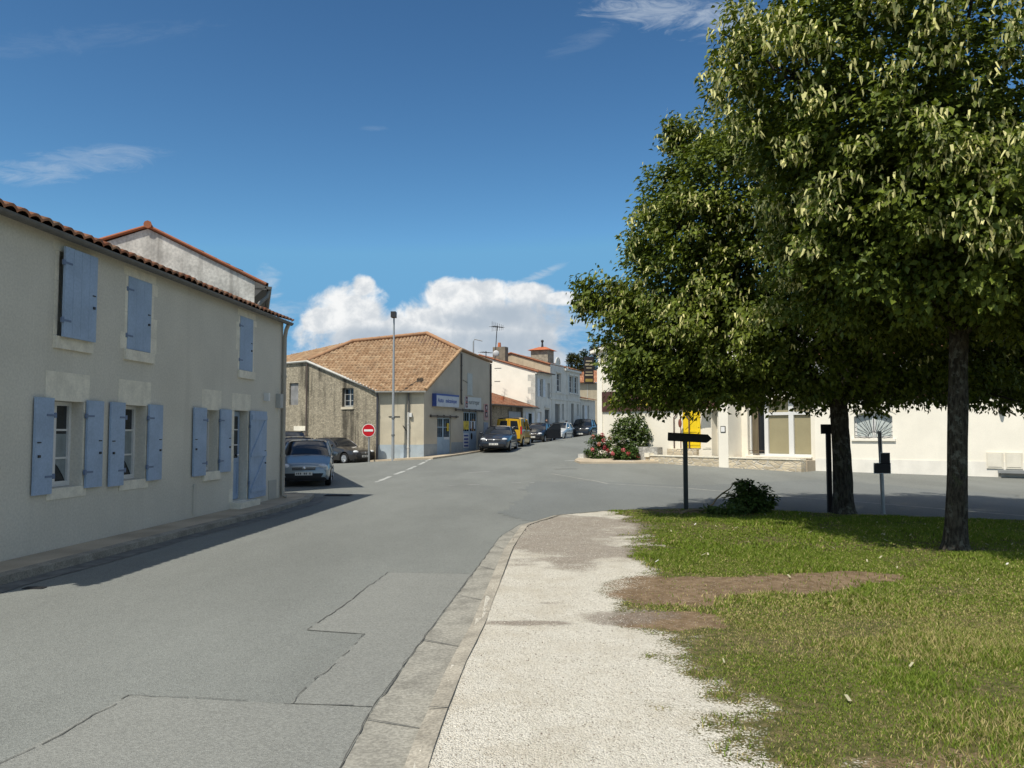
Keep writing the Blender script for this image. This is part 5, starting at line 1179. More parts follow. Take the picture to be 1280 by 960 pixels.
# ------------------------------------------------------------------ two people by the cars
def person(label, loc, yaw, cloth):
    o = thing('person', label, 'person', loc, yaw, 'people by the parked cars')
    J = {'pel': (0, 0, .92), 'bel': (0, .01, 1.08), 'che': (0, .0, 1.30), 'nek': (0, .0, 1.47), 'hed': (0, -.01, 1.56), 'top': (0, -.01, 1.69),
         'hl': (.10, 0, .88), 'kl': (.11, -.03, .48), 'al': (.11, .02, .08), 'tl': (.12, -.14, .03), 'hr': (-.10, 0, .88), 'kr': (-.11, -.02, .48), 'ar': (-.11, .03, .08), 'tr': (-.12, -.13, .03),
         'sl': (.19, 0, 1.40), 'el': (.25, .02, 1.12), 'wl': (.22, -.10, .88), 'fl': (.21, -.14, .79), 'sr': (-.19, 0, 1.40), 'er': (-.25, .02, 1.12), 'wr': (-.22, -.10, .88), 'fr': (-.21, -.14, .79)}
    Rr = {'pel': .15, 'bel': .135, 'che': .15, 'nek': .055, 'hed': .085, 'top': .07, 'hl': .095, 'kl': .06, 'al': .042, 'tl': .04, 'sl': .065, 'el': .045, 'wl': .033, 'fl': .03}
    for k in list(Rr):
        if k[-1] == 'l' and k[:-1] + 'r' in J and k not in ('pel', 'bel'): Rr[k[:-1] + 'r'] = Rr[k]
    E = ['pel bel', 'bel che', 'che nek', 'nek hed', 'hed top', 'pel hl', 'hl kl', 'kl al', 'al tl', 'pel hr', 'hr kr', 'kr ar', 'ar tr', 'che sl', 'sl el', 'el wl', 'wl fl', 'che sr', 'sr er', 'er wr', 'wr fr']
    nm = list(J); me = bpy.data.meshes.new('body'); me.from_pydata([J[k] for k in nm], [tuple(nm.index(q) for q in e.split()) for e in E], [])
    b = bpy.data.objects.new('body', me); COL.objects.link(b); b.parent = o; me.materials.append(cloth)
    md = b.modifiers.new('Skin', 'SKIN')
    for i, k in enumerate(nm): me.skin_vertices[0].data[i].radius = (Rr[k], Rr[k] * .85)
    me.skin_vertices[0].data[0].use_root = True
    sb = b.modifiers.new('Subdivision', 'SUBSURF'); sb.levels = sb.render_levels = 2; md.use_smooth_shade = True
    T = wmat(o)
    MB(T).ell((0, -.03, 1.60), (.075, .085, .105), 14, 10).ell((0, -.118, 1.59), (.014, .02, .02), 6, 4).ell((.078, -.01, 1.60), (.012, .02, .03), 6, 4).ell((-.078, -.01, 1.60), (.012, .02, .03), 6, 4).build('face', SKIN, o, 60)
    m = MB(T).ell((.03, -.108, 1.625), (.012, .008, .008), 6, 4).ell((-.03, -.108, 1.625), (.012, .008, .008), 6, 4).box(-.025, .025, -.112, -.10, 1.545, 1.552); m.build('eyes_and_mouth', HAIR, o)
    MB(T).ell((0, .0, 1.64), (.092, .10, .092), 14, 10).build('hair', HAIR, o, 60)
    return o
person('person in dark clothes standing behind the open door of the black hatchback', cpos(683.5, 63.2), STY, CLOTH)
person('person in dark blue clothes standing beyond the pale silver hatchback', cpos(708, 70.3), STY + R(20), M('dark_blue_cloth', (.02, .03, .06), .9, .1))
# ------------------------------------------------------------------ grass verge, gravel path
KP = [(p.x - .07 if i < 30 else p.x, p.y) for i, p in enumerate(K_)]
VP = [(-1.6, 1.2)] + [(KP[0][0] - .3, KP[0][1] - 1.2)] + KP + [(60, KP[-1][1] - 22), (60, 1.2)]
gb = [G(*p) for p in ((768, 640), (780, 665), (786, 690), (790, 722), (796, 760), (832, 800), (858, 850), (905, 905), (962, 962), (1010, 1010), (1060, 1100))]
gby = np.array([p.y for p in gb])[::-1]; gbx = np.array([p.x for p in gb])[::-1]
def gdist(x, y):                       # + on the grass side of the path edge
    return x - np.interp(y, gby, gbx) + (fbm(x * .9, y * .9, 21) - .5) * 1.2 + (fbm(x * 4, y * 4, 22) - .5) * .6 + (fbm(x * 11, y * 11, 23) - .5) * .25
sp = [(G(930, 738), 1.6, .62), (G(825, 745), .75, .95), (G(835, 782), .50, .42), (G(1040, 728), .9, .40)]
def soilw(x, y):
    r = np.zeros_like(x)
    for c, a, b in sp:
        q = ((x - c.x) / a) ** 2 + ((y - c.y) / b) ** 2 + (fbm(x * 2.2, y * 2.2, 33) - .5) * 1.5; r = np.maximum(r, 1 - sstep(.55, 1.15, q))
    c = G(1190, 975); r = np.maximum(r, .5 * (1 - sstep(.3, 1.0, ((x - c.x) / .55) ** 2 + ((y - c.y) / .3) ** 2 + (fbm(x * 3, y * 3, 5) - .5))))
    # worn, rooty earth along the kerb in the shade
    r = np.maximum(r, .75 * sstep(16.0, 17.2, y + (fbm(x * 1.2, y * 1.2, 9) - .5) * 1.2) * sstep(2.2, 3.2, x))
    return r
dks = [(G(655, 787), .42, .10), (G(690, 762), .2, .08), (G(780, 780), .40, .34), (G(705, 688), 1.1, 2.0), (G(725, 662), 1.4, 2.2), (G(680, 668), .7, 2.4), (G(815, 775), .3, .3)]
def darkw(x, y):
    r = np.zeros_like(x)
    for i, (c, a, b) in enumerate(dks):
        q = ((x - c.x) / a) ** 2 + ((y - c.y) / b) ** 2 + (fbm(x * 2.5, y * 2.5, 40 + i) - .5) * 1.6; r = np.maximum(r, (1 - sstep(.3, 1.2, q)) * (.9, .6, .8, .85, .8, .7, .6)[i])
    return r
def vz(x, y): return .052 + .035 * (fbm(x * .6, y * .6, 71) - .5) + .012 * (fbm(x * 4, y * 4, 72) - .5)
xs = np.concatenate([np.arange(-1.2, 11, .055), np.arange(11, 60, .8)]); ysv = np.concatenate([np.arange(1.2, 17.95, .06)])
vo = sheet('verge', xs, ysv, 0, SOIL, lambda x, y: inpoly(x, y, VP), extra=lambda X, Y: vz(X, Y))
n = len(vo.data.vertices); co = np.empty(n * 3, np.float32); vo.data.vertices.foreach_get('co', co); co = co.reshape(-1, 3).astype(float); x, y = co[:, 0], co[:, 1]
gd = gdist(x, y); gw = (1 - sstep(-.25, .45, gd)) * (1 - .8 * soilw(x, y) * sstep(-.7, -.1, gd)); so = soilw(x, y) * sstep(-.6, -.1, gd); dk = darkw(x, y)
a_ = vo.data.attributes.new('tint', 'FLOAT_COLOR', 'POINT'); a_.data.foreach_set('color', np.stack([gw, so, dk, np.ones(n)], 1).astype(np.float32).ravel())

def blades(N, seed, x0, x1, y0, y1, hgt, wid, name):
    r = np.random.default_rng(seed); x = r.uniform(x0, x1, N); y = r.uniform(y0, y1, N)
    vis = np.abs(x) < (y * .66 + .7)
    gdd = gdist(x, y); w = sstep(.0, .55, gdd) * (1 - soilw(x, y) * .97); dry = sstep(.32, .62, fbm(x * .55 + 3, y * .55, 91)) * sstep(12.0, 6.5, y)
    thin = .35 + .65 * sstep(.3, .55, fbm(x * 1.4, y * 1.4, 57)); k = vis & inpoly(x, y, VP) & (r.random(N) < w * thin)
    x, y, dry = x[k], y[k], dry[k]; n = len(x); tall = .55 + .9 * sstep(.4, .75, fbm(x * 1.1, y * 1.1, 77)); h = hgt * tall * r.uniform(.5, 1.3, n); ww = wid * r.uniform(.6, 1.3, n)
    az = r.uniform(0, 2 * np.pi, n); lean = r.uniform(.2, 1.1, n) * h; la = r.uniform(0, 2 * np.pi, n); z = vz(x, y) - .006
    dx, dy = np.cos(az) * ww, np.sin(az) * ww; lx, ly = np.cos(la) * lean, np.sin(la) * lean
    V = np.empty((n, 5, 3)); B = np.stack([x, y, z], 1)
    V[:, 0] = B + np.stack([-dx, -dy, 0 * x], 1); V[:, 1] = B + np.stack([dx, dy, 0 * x], 1)
    Mm = B + np.stack([lx * .35, ly * .35, h * .6], 1); V[:, 2] = Mm + np.stack([dx, dy, 0 * x], 1) * .75; V[:, 3] = Mm - np.stack([dx, dy, 0 * x], 1) * .75
    V[:, 4] = B + np.stack([lx, ly, h], 1)
    b = np.arange(n)[:, None] * 5; F = np.concatenate([b + np.array([[0, 1, 2]]), b + np.array([[0, 2, 3]]), b + np.array([[3, 2, 4]])])
    g = np.array([.115, .185, .022]); g2 = np.array([.23, .285, .042]); st = np.array([.50, .42, .19])
    t = r.random(n)[:, None]; c = g * (1 - t) + g2 * t; isd = (r.random(n) < .08 + .42 * dry)[:, None]; c = np.where(isd, st * r.uniform(.55, 1.15, (n, 1)), c * r.uniform(.7, 1.2, (n, 1)))
    return V.reshape(-1, 3), F, np.concatenate([c, c, c])
L = [blades(270000, 5, .4, 6.2, 3.6, 7.5, .034, .0032, 'a'), blades(240000, 6, .8, 8.5, 7.5, 11.5, .038, .0052, 'b'), blades(170000, 7, 1.2, 12.5, 11.5, 17.9, .042, .0085, 'c')]
Vs, Fs, Cs, o_ = [], [], [], 0
for V, F, c in L: Vs.append(V); Fs.append(F + o_); Cs.append(c); o_ += len(V)
tag(np_obj('grass', np.concatenate(Vs), np.concatenate(Fs), GRASS, None, np.concatenate(Cs)), 'short patchy green and straw-coloured grass on the verge', 'grass', kind='stuff')

def pebbles(N, seed, r0, r1, fn, cols, name, label, cat):
    r = np.random.default_rng(seed); x = r.uniform(-.8, 4.5, N); y = r.uniform(3.7, 15.5, N); k = inpoly(x, y, VP) & (r.random(N) < fn(x, y)) & (np.abs(x) < y * .66 + .5); x, y = x[k], y[k]; n = len(x)
    D = np.array([(1, 0, 0), (-1, 0, 0), (0, 1, 0), (0, -1, 0), (0, 0, 1), (0, 0, -1)], float); T_ = np.array([(0, 2, 4), (2, 1, 4), (1, 3, 4), (3, 0, 4), (2, 0, 5), (1, 2, 5), (3, 1, 5), (0, 3, 5)])
    s = r.uniform(r0, r1, (n, 1, 1)) * r.uniform(.6, 1.3, (n, 6, 1)); th = r.uniform(0, 6.28, n); c_, s_ = np.cos(th), np.sin(th)
    V = D[None] * s; V = np.stack([V[..., 0] * c_[:, None] - V[..., 1] * s_[:, None], V[..., 0] * s_[:, None] + V[..., 1] * c_[:, None], V[..., 2] * .65], -1)
    V += np.stack([x, y, vz(x, y) + .001], 1)[:, None]; F = (np.arange(n)[:, None, None] * 6 + T_[None]).reshape(-1, 3)
    c = np.array(cols)[r.integers(0, len(cols), n)] * r.uniform(.75, 1.15, (n, 1)); return tag(np_obj(name, V.reshape(-1, 3), F, PEB, None, np.repeat(c, 8, 0)), label, cat, kind='stuff')
m_, s_n, out_ = newmat('pebble'); finish(s_n, out_, s_n.n('ShaderNodeAttribute', attribute_name='tint').outputs['Color'], .9, .2); PEB = m_
pebbles(150000, 3, .002, .007, lambda x, y: (1 - sstep(-.35, .22, gdist(x, y))) * np.where(y < 9.5, .85, .5) * .36, [(.64, .60, .51), (.56, .52, .43), (.70, .66, .57), (.44, .40, .32), (.24, .20, .16)], 'gravel', 'loose pale limestone gravel scattered over the path', 'gravel')
# fallen bracts, daisies and scraps on the grass
r = np.random.default_rng(12); N = 240; x = r.uniform(1.2, 9, N); y = r.uniform(4.2, 16.8, N); k = (gdist(x, y) > .1) & inpoly(x, y, VP) & (r.random(N) < np.where(y > 9, .7, .08)); x, y = x[k], y[k]
V = []; F = []; Cc = []
for a, b in zip(x, y):
    t = r.uniform(0, 6.28); s = r.uniform(.012, .03); z = float(vz(np.array([a]), np.array([b]))[0]) + .035; q = len(V)
    for du, dv in ((-1, -.45), (1, -.45), (1, .45), (-1, .45)): V.append((a + s * (du * math.cos(t) - dv * math.sin(t)), b + s * (du * math.sin(t) + dv * math.cos(t)), z + .012 * du))
    F.append((q, q + 1, q + 2, q + 3)); Cc.append((.46, .43, .29) if r.random() < .8 else (.7, .7, .66))
tag(np_obj('fallen_petals', V, F, PETAL, None, Cc), 'scattered pale fallen lime bracts lying on the grass', 'leaf litter', kind='stuff')

# ------------------------------------------------------------------ foliage
def leaves(cent, rad, per, size, r, cols, droop=.5, asp=.62, flat=.75, core=None, out=.55):
    """leaf-sized folded faces in clusters; cent (n,3), rad (n,)"""
    n = len(cent); per = np.asarray(per) * np.ones(n, int); idx = np.repeat(np.arange(n), per); N = len(idx)
    d = r.normal(0, 1, (N, 3)); d /= np.linalg.norm(d, axis=1, keepdims=True) + 1e-9; rr = r.random(N) ** .5
    off = d * (rad[idx] * rr)[:, None]; off[:, 2] *= flat; P = cent[idx] + off
    axis = (P - core) if core is not None else d; axis = axis / (np.linalg.norm(axis, axis=1, keepdims=True) + 1e-9)
    nm = axis * out + np.array([0, 0, .55]) + r.normal(0, .42, (N, 3)); nm /= np.linalg.norm(nm, axis=1, keepdims=True)
    t = axis * .7 + d * .4 + np.array([0, 0, -droop]) + r.normal(0, .45, (N, 3)); t -= nm * (t * nm).sum(1, keepdims=True); t /= np.linalg.norm(t, axis=1, keepdims=True) + 1e-9
    b = np.cross(nm, t); s = (size * r.uniform(.65, 1.25, N))[:, None]
    V = np.empty((N, 4, 3)); V[:, 0] = P; V[:, 1] = P + t * s * .45 + b * s * asp * .5 + nm * s * .12; V[:, 2] = P + t * s - nm * s * .10; V[:, 3] = P + t * s * .45 - b * s * asp * .5 + nm * s * .12
    q = np.arange(N)[:, None] * 4; F = np.concatenate([q + np.array([[0, 1, 2]]), q + np.array([[0, 2, 3]])])
    c1, c2 = np.array(cols[0]), np.array(cols[1]); tt = np.clip(r.random(N) * .6 + r.random(n)[idx] * .4, 0, 1)[:, None]; C = (c1 * (1 - tt) + c2 * tt) * r.uniform(.8, 1.2, (N, 1))
    return V.reshape(-1, 3), F, np.concatenate([C, C]), P, axis
def crown_points(ells, N, r, shell=.52, nz=.36, clip=None):
    out = []
    w = np.array([e[1][0] * e[1][1] + e[1][1] * e[1][2] + e[1][0] * e[1][2] for e in ells]); w = w / w.sum()
    while len(out) < N:
        e = ells[r.choice(len(ells), p=w)]; d = r.normal(0, 1, 3); d /= np.linalg.norm(d); q = r.uniform(shell, 1.0) ** .7
        bump = 1 + nz * (float(fbm(d[0] * 2.3 + e[0][0], d[1] * 2.3 + d[2] * 1.9, 3)) - .5) * 2
        p = np.array(e[0]) + d * np.array(e[1]) * q * bump
        deep = any((((p - np.array(f[0])) / np.array(f[1])) ** 2).sum() < .30 for f in ells)
        if deep and r.random() > .25: continue
        if clip and not clip(p): continue
        out.append(p)
    return np.array(out)
def limb(m, p, q, r0, r1, rnd, sag=.12, n=7):
    p, q = Vector(p), Vector(q); L_ = (q - p).length; pts = []
    for i in range(n + 1):
        t = i / n; c = p.lerp(q, t) + Vector((rnd.uniform(-1, 1), rnd.uniform(-1, 1), rnd.uniform(-1, 1))) * L_ * .035 * (0 if i in (0, n) else 1) + Vector((0, 0, sag * L_ * math.sin(math.pi * t))); pts.append(c)
    m.tube(pts, [r0 + (r1 - r0) * (i / n) for i in range(n + 1)], 7); return pts
def lime_tree(label, base, lean, r0, r1, fork, ells, NC, per, size, seed, crad=(.28, .5), bract=.13, bz=3.1, extra=None, clip=None):
    r = np.random.default_rng(seed); rnd = random.Random(seed); o = thing('lime_tree', label, 'tree', base, 0, 'lime trees on the verge')
    pts = []; rad = []
    for i in range(15):
        t = i / 14; z = -.08 + t * fork; pts.append(Vector(base) + Vector((lean[0] * t + .02 * math.sin(3.1 * t + seed), lean[1] * t, z))); rad.append((r0 + (r1 - r0) * t) * (1 + .45 * math.exp(-z / .16)))
    n = 16; vs = []; fs = []
    for i, p in enumerate(pts):
        for k in range(n): a = 2 * math.pi * k / n; w = rad[i] * (1 + .10 * (float(fbm(k * .8, i * .45, seed)) - .5) * 2 + .05 * math.sin(3 * a + seed)); vs.append(p + Vector((math.cos(a) * w, math.sin(a) * w, 0)))
    for i in range(14):
        for k in range(n): k2 = (k + 1) % n; fs.append((i * n + k, i * n + k2, (i + 1) * n + k2, (i + 1) * n + k))
    MB().add(vs, fs).build('trunk', BARK, o, 60)
    top = pts[-1]; C = crown_points(ells, NC, r, clip=clip)
    if extra: C = np.concatenate([C, np.array(extra)])
    core = np.array(top) + np.array([0, 0, 1.4])
    # limbs reach for a spread of the leaf clusters
    pick = [C[i] for i in r.choice(len(C), 26, replace=False)]; lead = (top.x + .1, top.y, max(e[0][2] + e[1][2] * .6 for e in ells))
    m = MB(); lp = limb(m, pts[-2], lead, rad[-1] * .95, .03, rnd, 0, 10); m.build('leader', BARK, o, 60)
    for k, c in enumerate(pick):
        st_ = lp[min(9, max(0, int((c[2] - top.z - .4) / max(lead[2] - top.z, 1) * 7)))] if k > 5 else pts[-2]
        m = MB(); q = limb(m, st_, c, rad[-1] * (.5 if k < 6 else .26), .012, rnd, .08)
        for j in range(4):
            s = q[rnd.randint(3, 6)]; near = C[np.argsort(((C - np.array(s)) ** 2).sum(1))[rnd.randint(2, 14)]]; limb(m, s, near, .02, .006, rnd, .03, 4)
        m.build('branch', BARK, o, 60)
    R_ = r.uniform(crad[0], crad[1], len(C)); V, F, c, P, ax_ = leaves(C, R_, per, size, r, [(.034, .062, .010), (.165, .200, .026)], core=core)
    np_obj('crown', V, F, LEAF, o, c)
    # pale flower bracts hang on the outer shell
    k = r.random(len(P)) < bract; d = np.min([(((P - np.array(e[0])) / np.array(e[1])) ** 2).sum(1) for e in ells], 0); k &= d > .72; k &= P[:, 2] > bz + 1.5 * (fbm(P[:, 0] * 1.3, P[:, 1] * 1.3, 4) - .5); k &= fbm(P[:, 0] * .9 + P[:, 1] * .5, P[:, 2] * .9, 17) > .34; Q = P[k]; n = len(Q)
    if n:
        rep = np.repeat(Q, 2, 0) + r.normal(0, .03, (2 * n, 3)); N = len(rep); t = np.stack([r.normal(0, .35, N), r.normal(0, .35, N), -1 * np.ones(N)], 1); t /= np.linalg.norm(t, axis=1, keepdims=True)
        b = np.cross(t, r.normal(0, 1, (N, 3))); b /= np.linalg.norm(b, axis=1, keepdims=True); L_ = r.uniform(.07, .13, N)[:, None]; W_ = .014 * r.uniform(.7, 1.3, N)[:, None]
        rep = rep + ax_[k].repeat(2, 0) * .05
        V = np.empty((N, 4, 3)); V[:, 0] = rep - b * W_; V[:, 1] = rep + b * W_; V[:, 2] = rep + t * L_ + b * W_ * .25; V[:, 3] = rep + t * L_ * .55 - b * W_ * 1.1
        cc = np.array([.74, .70, .32]) * r.uniform(.7, 1.25, (N, 1)); np_obj('flower_bracts', V.reshape(-1, 3), np.arange(N)[:, None] * 4 + np.arange(4)[None], BRACT, o, cc)
    return o
t1 = G(1055, 645); t2 = G(1192, 691)
E1 = [((6.9, 16.6, 5.5), (4.2, 3.4, 2.9)), ((7.0, 16.4, 3.55), (5.2, 3.3, 1.45)), ((4.5, 16.2, 6.4), (1.9, 2.0, 1.5)), ((3.6, 15.9, 5.2), (1.5, 1.6, 1.3)), ((3.5, 15.8, 3.3), (1.85, 1.6, 1.15)), ((9.5, 16.6, 4.6), (2.6, 2.8, 2.4))]
ex = []
rr_ = np.random.default_rng(4)
for i in range(60):                   # long spray reaching left, and twigs on the outline
    t = rr_.random(); ex.append((2.9 - 1.55 * t, 15.9 + rr_.normal(0, .25), 3.95 + .55 * t * (1 - .35 * t) + rr_.normal(0, .13 + .1 * (1 - t))))
for i in range(26):
    t = rr_.random(); ex.append((3.0 - 1.0 * t, 15.8 + rr_.normal(0, .2), 3.0 - .25 * t + rr_.normal(0, .18)))
for i in range(75):
    ex.append((rr_.uniform(2.05, 3.7), 15.7 + rr_.normal(0, .25), rr_.uniform(2.12, 3.3)))
for i in range(14): ex.append((3.35 + rr_.normal(0, .18), 16 + rr_.normal(0, .2), 7.35 + rr_.random() * .55))
lime_tree('broad lime tree with a dark trunk, farther back, its branches reaching left over the road', t1, (-.06, 0), .195, .17, 2.6, E1, 3000, 54, .108, 101, crad=(.20, .42), extra=ex, clip=lambda p: p[2] > 2.12 + .25 * float(fbm(p[0] * .8, p[1] * .8, 6)))
E2 = [((7.3, 10.1, 4.35), (2.5, 2.1, 1.35)), ((6.6, 11.4, 6.4), (3.4, 2.9, 3.0)), ((6.6, 11.3, 4.45), (3.1, 2.6, 1.5)), ((4.62, 11.2, 6.55), (1.78, 1.7, 1.75)), ((8.2, 11.2, 5.0), (1.8, 2.2, 1.7))]
lime_tree('nearer lime tree with lichen-spotted trunk and pale hanging bracts, right of the other', t2, (.20, 0), .145, .12, 3.4, E2, 2900, 54, .098, 202, crad=(.18, .36), bract=.26, bz=3.9, clip=lambda p: p[2] > 2.9 + .4 * float(fbm(p[0] * .9, p[1] * .9, 8)))

# cut branch / young shrub lying by the kerb
def shrub(name, label, cat, base, ells, NC, per, size, cols, seed, crad=(.10, .2), stems=9, sk=.3, group=None, shell=.3, droop=.2):
    r = np.random.default_rng(seed); rnd = random.Random(seed); o = thing(name, label, cat, base, 0, group)
    C = crown_points(ells, NC, r, shell=shell); core = np.array(base) + np.array([0, 0, .1]); V, F, c, P, a = leaves(C, r.uniform(*crad, len(C)), per, size, r, cols, core=core, droop=droop, asp=.5); np_obj('foliage', V, F, LEAF, o, c)
    m = MB()
    for k in range(stems): limb(m, Vector(base) + Vector((rnd.uniform(-sk, sk) * .4, rnd.uniform(-sk, sk) * .3, 0)), C[rnd.randrange(len(C))], .014, .005, rnd, .05, 5)
    m.build('stem', BARK, o, 60); return o, P
b = G(932, 644); b.z = .05
bo, _ = shrub('cut_branch', 'dark leafy cut branch heaped on the grass beside the kerb', 'branch', b, [((b.x + .08, b.y, .30), (.40, .32, .27)), ((b.x + .0, b.y, .50), (.15, .16, .18)), ((b.x - .50, b.y - .30, .10), (.38, .25, .06))], 120, 26, .095, [(.035, .065, .014), (.11, .16, .035)], 31)
m = MB(); limb(m, G(852, 647) + Vector((0, 0, .09)), G(885, 642) + Vector((0, 0, .12)), .022, .02, random.Random(2), 0, 4); limb(m, G(884, 642) + Vector((0, 0, .12)), at(925, 601, b.y), .022, .010, random.Random(3), .02, 6); limb(m, at(902, 622, b.y), at(922, 619, b.y), .008, .005, random.Random(4), .0, 3); m.build('bare_stem', M('peeled_stem', (.26, .20, .12), .8, .2), bo, 60)
# flower bed: oleander and hydrangea
p = TR @ Vector((ru(791), -.75, .3)); q = at(789, 545, p.y)
oo, P = shrub('oleander', 'tall oleander bush with small white flowers against the restaurant wall', 'bush', p, [((q.x, p.y, 1.25), (1.15, .55, .95)), ((q.x - .1, p.y, 1.95), (.7, .4, .55)), ((q.x + .75, p.y, 1.35), (.6, .4, .5))], 300, 24, .15, [(.045, .085, .02), (.15, .20, .06)], 41, crad=(.14, .3), shell=.35, droop=-.2)
r = np.random.default_rng(3)
def flowers(P, N, size, cols, root, name, per=5):
    Q = P[r.choice(len(P), N)]; V = []; F = []; C_ = []
    for c in Q:
        col = np.array(cols[r.integers(0, len(cols))]) * r.uniform(.8, 1.15)
        for k in range(per):
            d = r.normal(0, 1, 3); d[1] -= 1.0; d /= np.linalg.norm(d); t = np.cross(d, r.normal(0, 1, 3)); t /= np.linalg.norm(t); u = np.cross(d, t); ce = c + np.array([0, -.06, .03]) + r.normal(0, size * .7, 3); s = size * r.uniform(.6, 1.2); i = len(V)
            V += [ce + t * s, ce + u * s + d * s * .3, ce - t * s, ce - u * s + d * s * .3]; F.append((i, i + 1, i + 2, i + 3)); C_.append(col)
    return np_obj(name, V, F, PETAL, root, C_)
out_sel = P[(P[:, 1] < p.y - .05)]
flowers(out_sel, 200, .04, [(.75, .74, .68), (.7, .72, .6)], oo, 'flower', 4)
p2 = TR @ Vector((ru(770), -.95, .3)); p3 = TR @ Vector((ru(800), -1.0, .3))
for lab, pc, sd, sx in (('hydrangea with red-pink flower heads at the left end of the flower bed', p2, 51, .85), ('hydrangea with pink flower heads at the foot of the oleander', p3, 52, .65)):
    ho, P = shrub('hydrangea', lab, 'bush', pc, [((pc.x, pc.y, .62), (sx, .45, .42))] + ([((pc.x - .15, pc.y + .1, 1.15), (.6, .35, .35))] if sd == 51 else []), 110, 24, .13, [(.03, .06, .014), (.08, .13, .03)], sd, crad=(.12, .24), shell=.4, droop=.1, group='hydrangeas in the flower bed')
    hd = MB(); k = 0
    fr = P[(P[:, 1] < pc.y + .05) & (P[:, 2] > .4)]
    V = []; F = []; C_ = []
    for _ in range(12 if sd == 51 else 5):
        c = fr[r.integers(0, len(fr))] + np.array([0, -.14, .05]); col = np.array([(.50, .07, .09), (.55, .14, .16), (.45, .16, .12)][r.integers(0, 3)])
        for k in range(40):
            d = r.normal(0, 1, 3); d /= np.linalg.norm(d); t = np.cross(d, r.normal(0, 1, 3)); t /= np.linalg.norm(t); u = np.cross(d, t); ce = c + d * .10; s = .03; i = len(V)
            V += [ce + t * s, ce + u * s, ce - t * s, ce - u * s]; F.append((i, i + 1, i + 2, i + 3)); C_.append(col * r.uniform(.7, 1.25))
    np_obj('flower_head', V, F, PETAL, ho, C_)
# evergreens up the hill beyond the bend
for i, (px, yt, Y, w, lab) in enumerate(((714, 443, 92, 2.6, 'small bronze-green conifer farthest left beyond the bend'), (722, 444, 94, 2.6, 'mid-height bronze-green conifer beyond the bend, left of the dark ones'), (731, 439, 96, 3.0, 'dark conifer beyond the bend, next to the restaurant corner'), (743, 432, 98, 3.6, 'tallest dark green conifer rising behind the restaurant corner'), (757, 440, 100, 4.0, 'dark conifer mostly hidden behind the lime leaves'))):
    b = gp(at(px, 540, Y).x, Y); zt2 = at(px, yt, Y).z; r = np.random.default_rng(70 + i); o = thing('conifer', lab, 'tree', b, 0, 'conifers beyond the bend')
    MB().tube([b, (b.x, b.y, zt2 - .6)], [.28, .05], 8).build('trunk', BARK, o, 60); H_ = zt2 - b.z; C = []
    for k in range(230):
        t = r.random() ** .8; rad = w * .5 * (1 - t) ** .75 + .12; a = r.uniform(0, 6.28); C.append((b.x + rad * math.cos(a) * r.uniform(.5, 1.1), b.y + rad * math.sin(a) * r.uniform(.5, 1.1), b.z + 1.2 + (H_ - 1.2) * t))
    C = np.array(C); V, F, c, P, _ = leaves(C, r.uniform(.25, .5, len(C)), 14, .30, r, [(.03, .040, .012), (.085, .085, .025)] if i < 2 else [(.014, .032, .010), (.035, .065, .02)], core=np.array(b) + np.array([0, 0, H_ * .4]), droop=-.1, asp=.4); np_obj('crown', V, F, LEAF, o, c)

# far wood closing the view beyond the village
r = np.random.default_rng(99); N = 2600; a = r.uniform(-1.2, 1.2, N); dist = 150 + r.normal(0, 8, N) + 25 * np.sin(a * 5); C = np.stack([np.sin(a) * dist, np.cos(a) * dist, np.zeros(N)], 1)
C[:, 2] = gz(C[:, 0], C[:, 1]) + r.random(N) ** .7 * (4.5 + 3.5 * fbm(a * 9, a * 0 + 2.2, 13)); V, F, c, P, _ = leaves(C, r.uniform(.9, 1.9, N), 22, .9, r, [(.022, .040, .012), (.06, .085, .022)], core=np.array([0, 0, -20.]), droop=-.1, asp=.7)
tag(np_obj('far_wood', V, F, LEAF, None, c), 'low dark far-off wood behind the village roofs', 'wood', kind='stuff')
# ------------------------------------------------------------------ daylight
SUNV = Vector((.37, .50, -1.0))       # the way the light travels
sun = bpy.data.lights.new('sun', 'SUN'); sun.energy = 4.9; sun.angle = R(.53); sun.color = (1.0, .94, .83)
so_ = bpy.data.objects.new('sun', sun); COL.objects.link(so_); so_.rotation_euler = SUNV.to_track_quat('-Z', 'Y').to_euler(); so_.location = (-20, -20, 60)
w = bpy.data.worlds.new('World'); SC.world = w; w.use_nodes = True; nt = w.node_tree
for n in list(nt.nodes): nt.nodes.remove(n)
s = NT(nt); out = s.n('ShaderNodeOutputWorld')
sky = s.n('ShaderNodeTexSky'); sky.sky_type = 'NISHITA'; sky.sun_disc = False
sky.sun_elevation = math.asin(1.0 / SUNV.length); sky.sun_rotation = math.atan2(-SUNV.x, -SUNV.y); sky.altitude = 30; sky.air_density = 1.0; sky.dust_density = .35; sky.ozone_density = 1.6
d = s.n('ShaderNodeTexCoord').outputs['Generated']; sx = s.n('ShaderNodeSeparateXYZ', {0: d})
yy = s.m('MAXIMUM', sx.outputs[1], .02); u = s.m('DIVIDE', sx.outputs[0], yy); v = s.m('DIVIDE', sx.outputs[2], yy)
front = s.ss(sx.outputs[1], .1, .3)
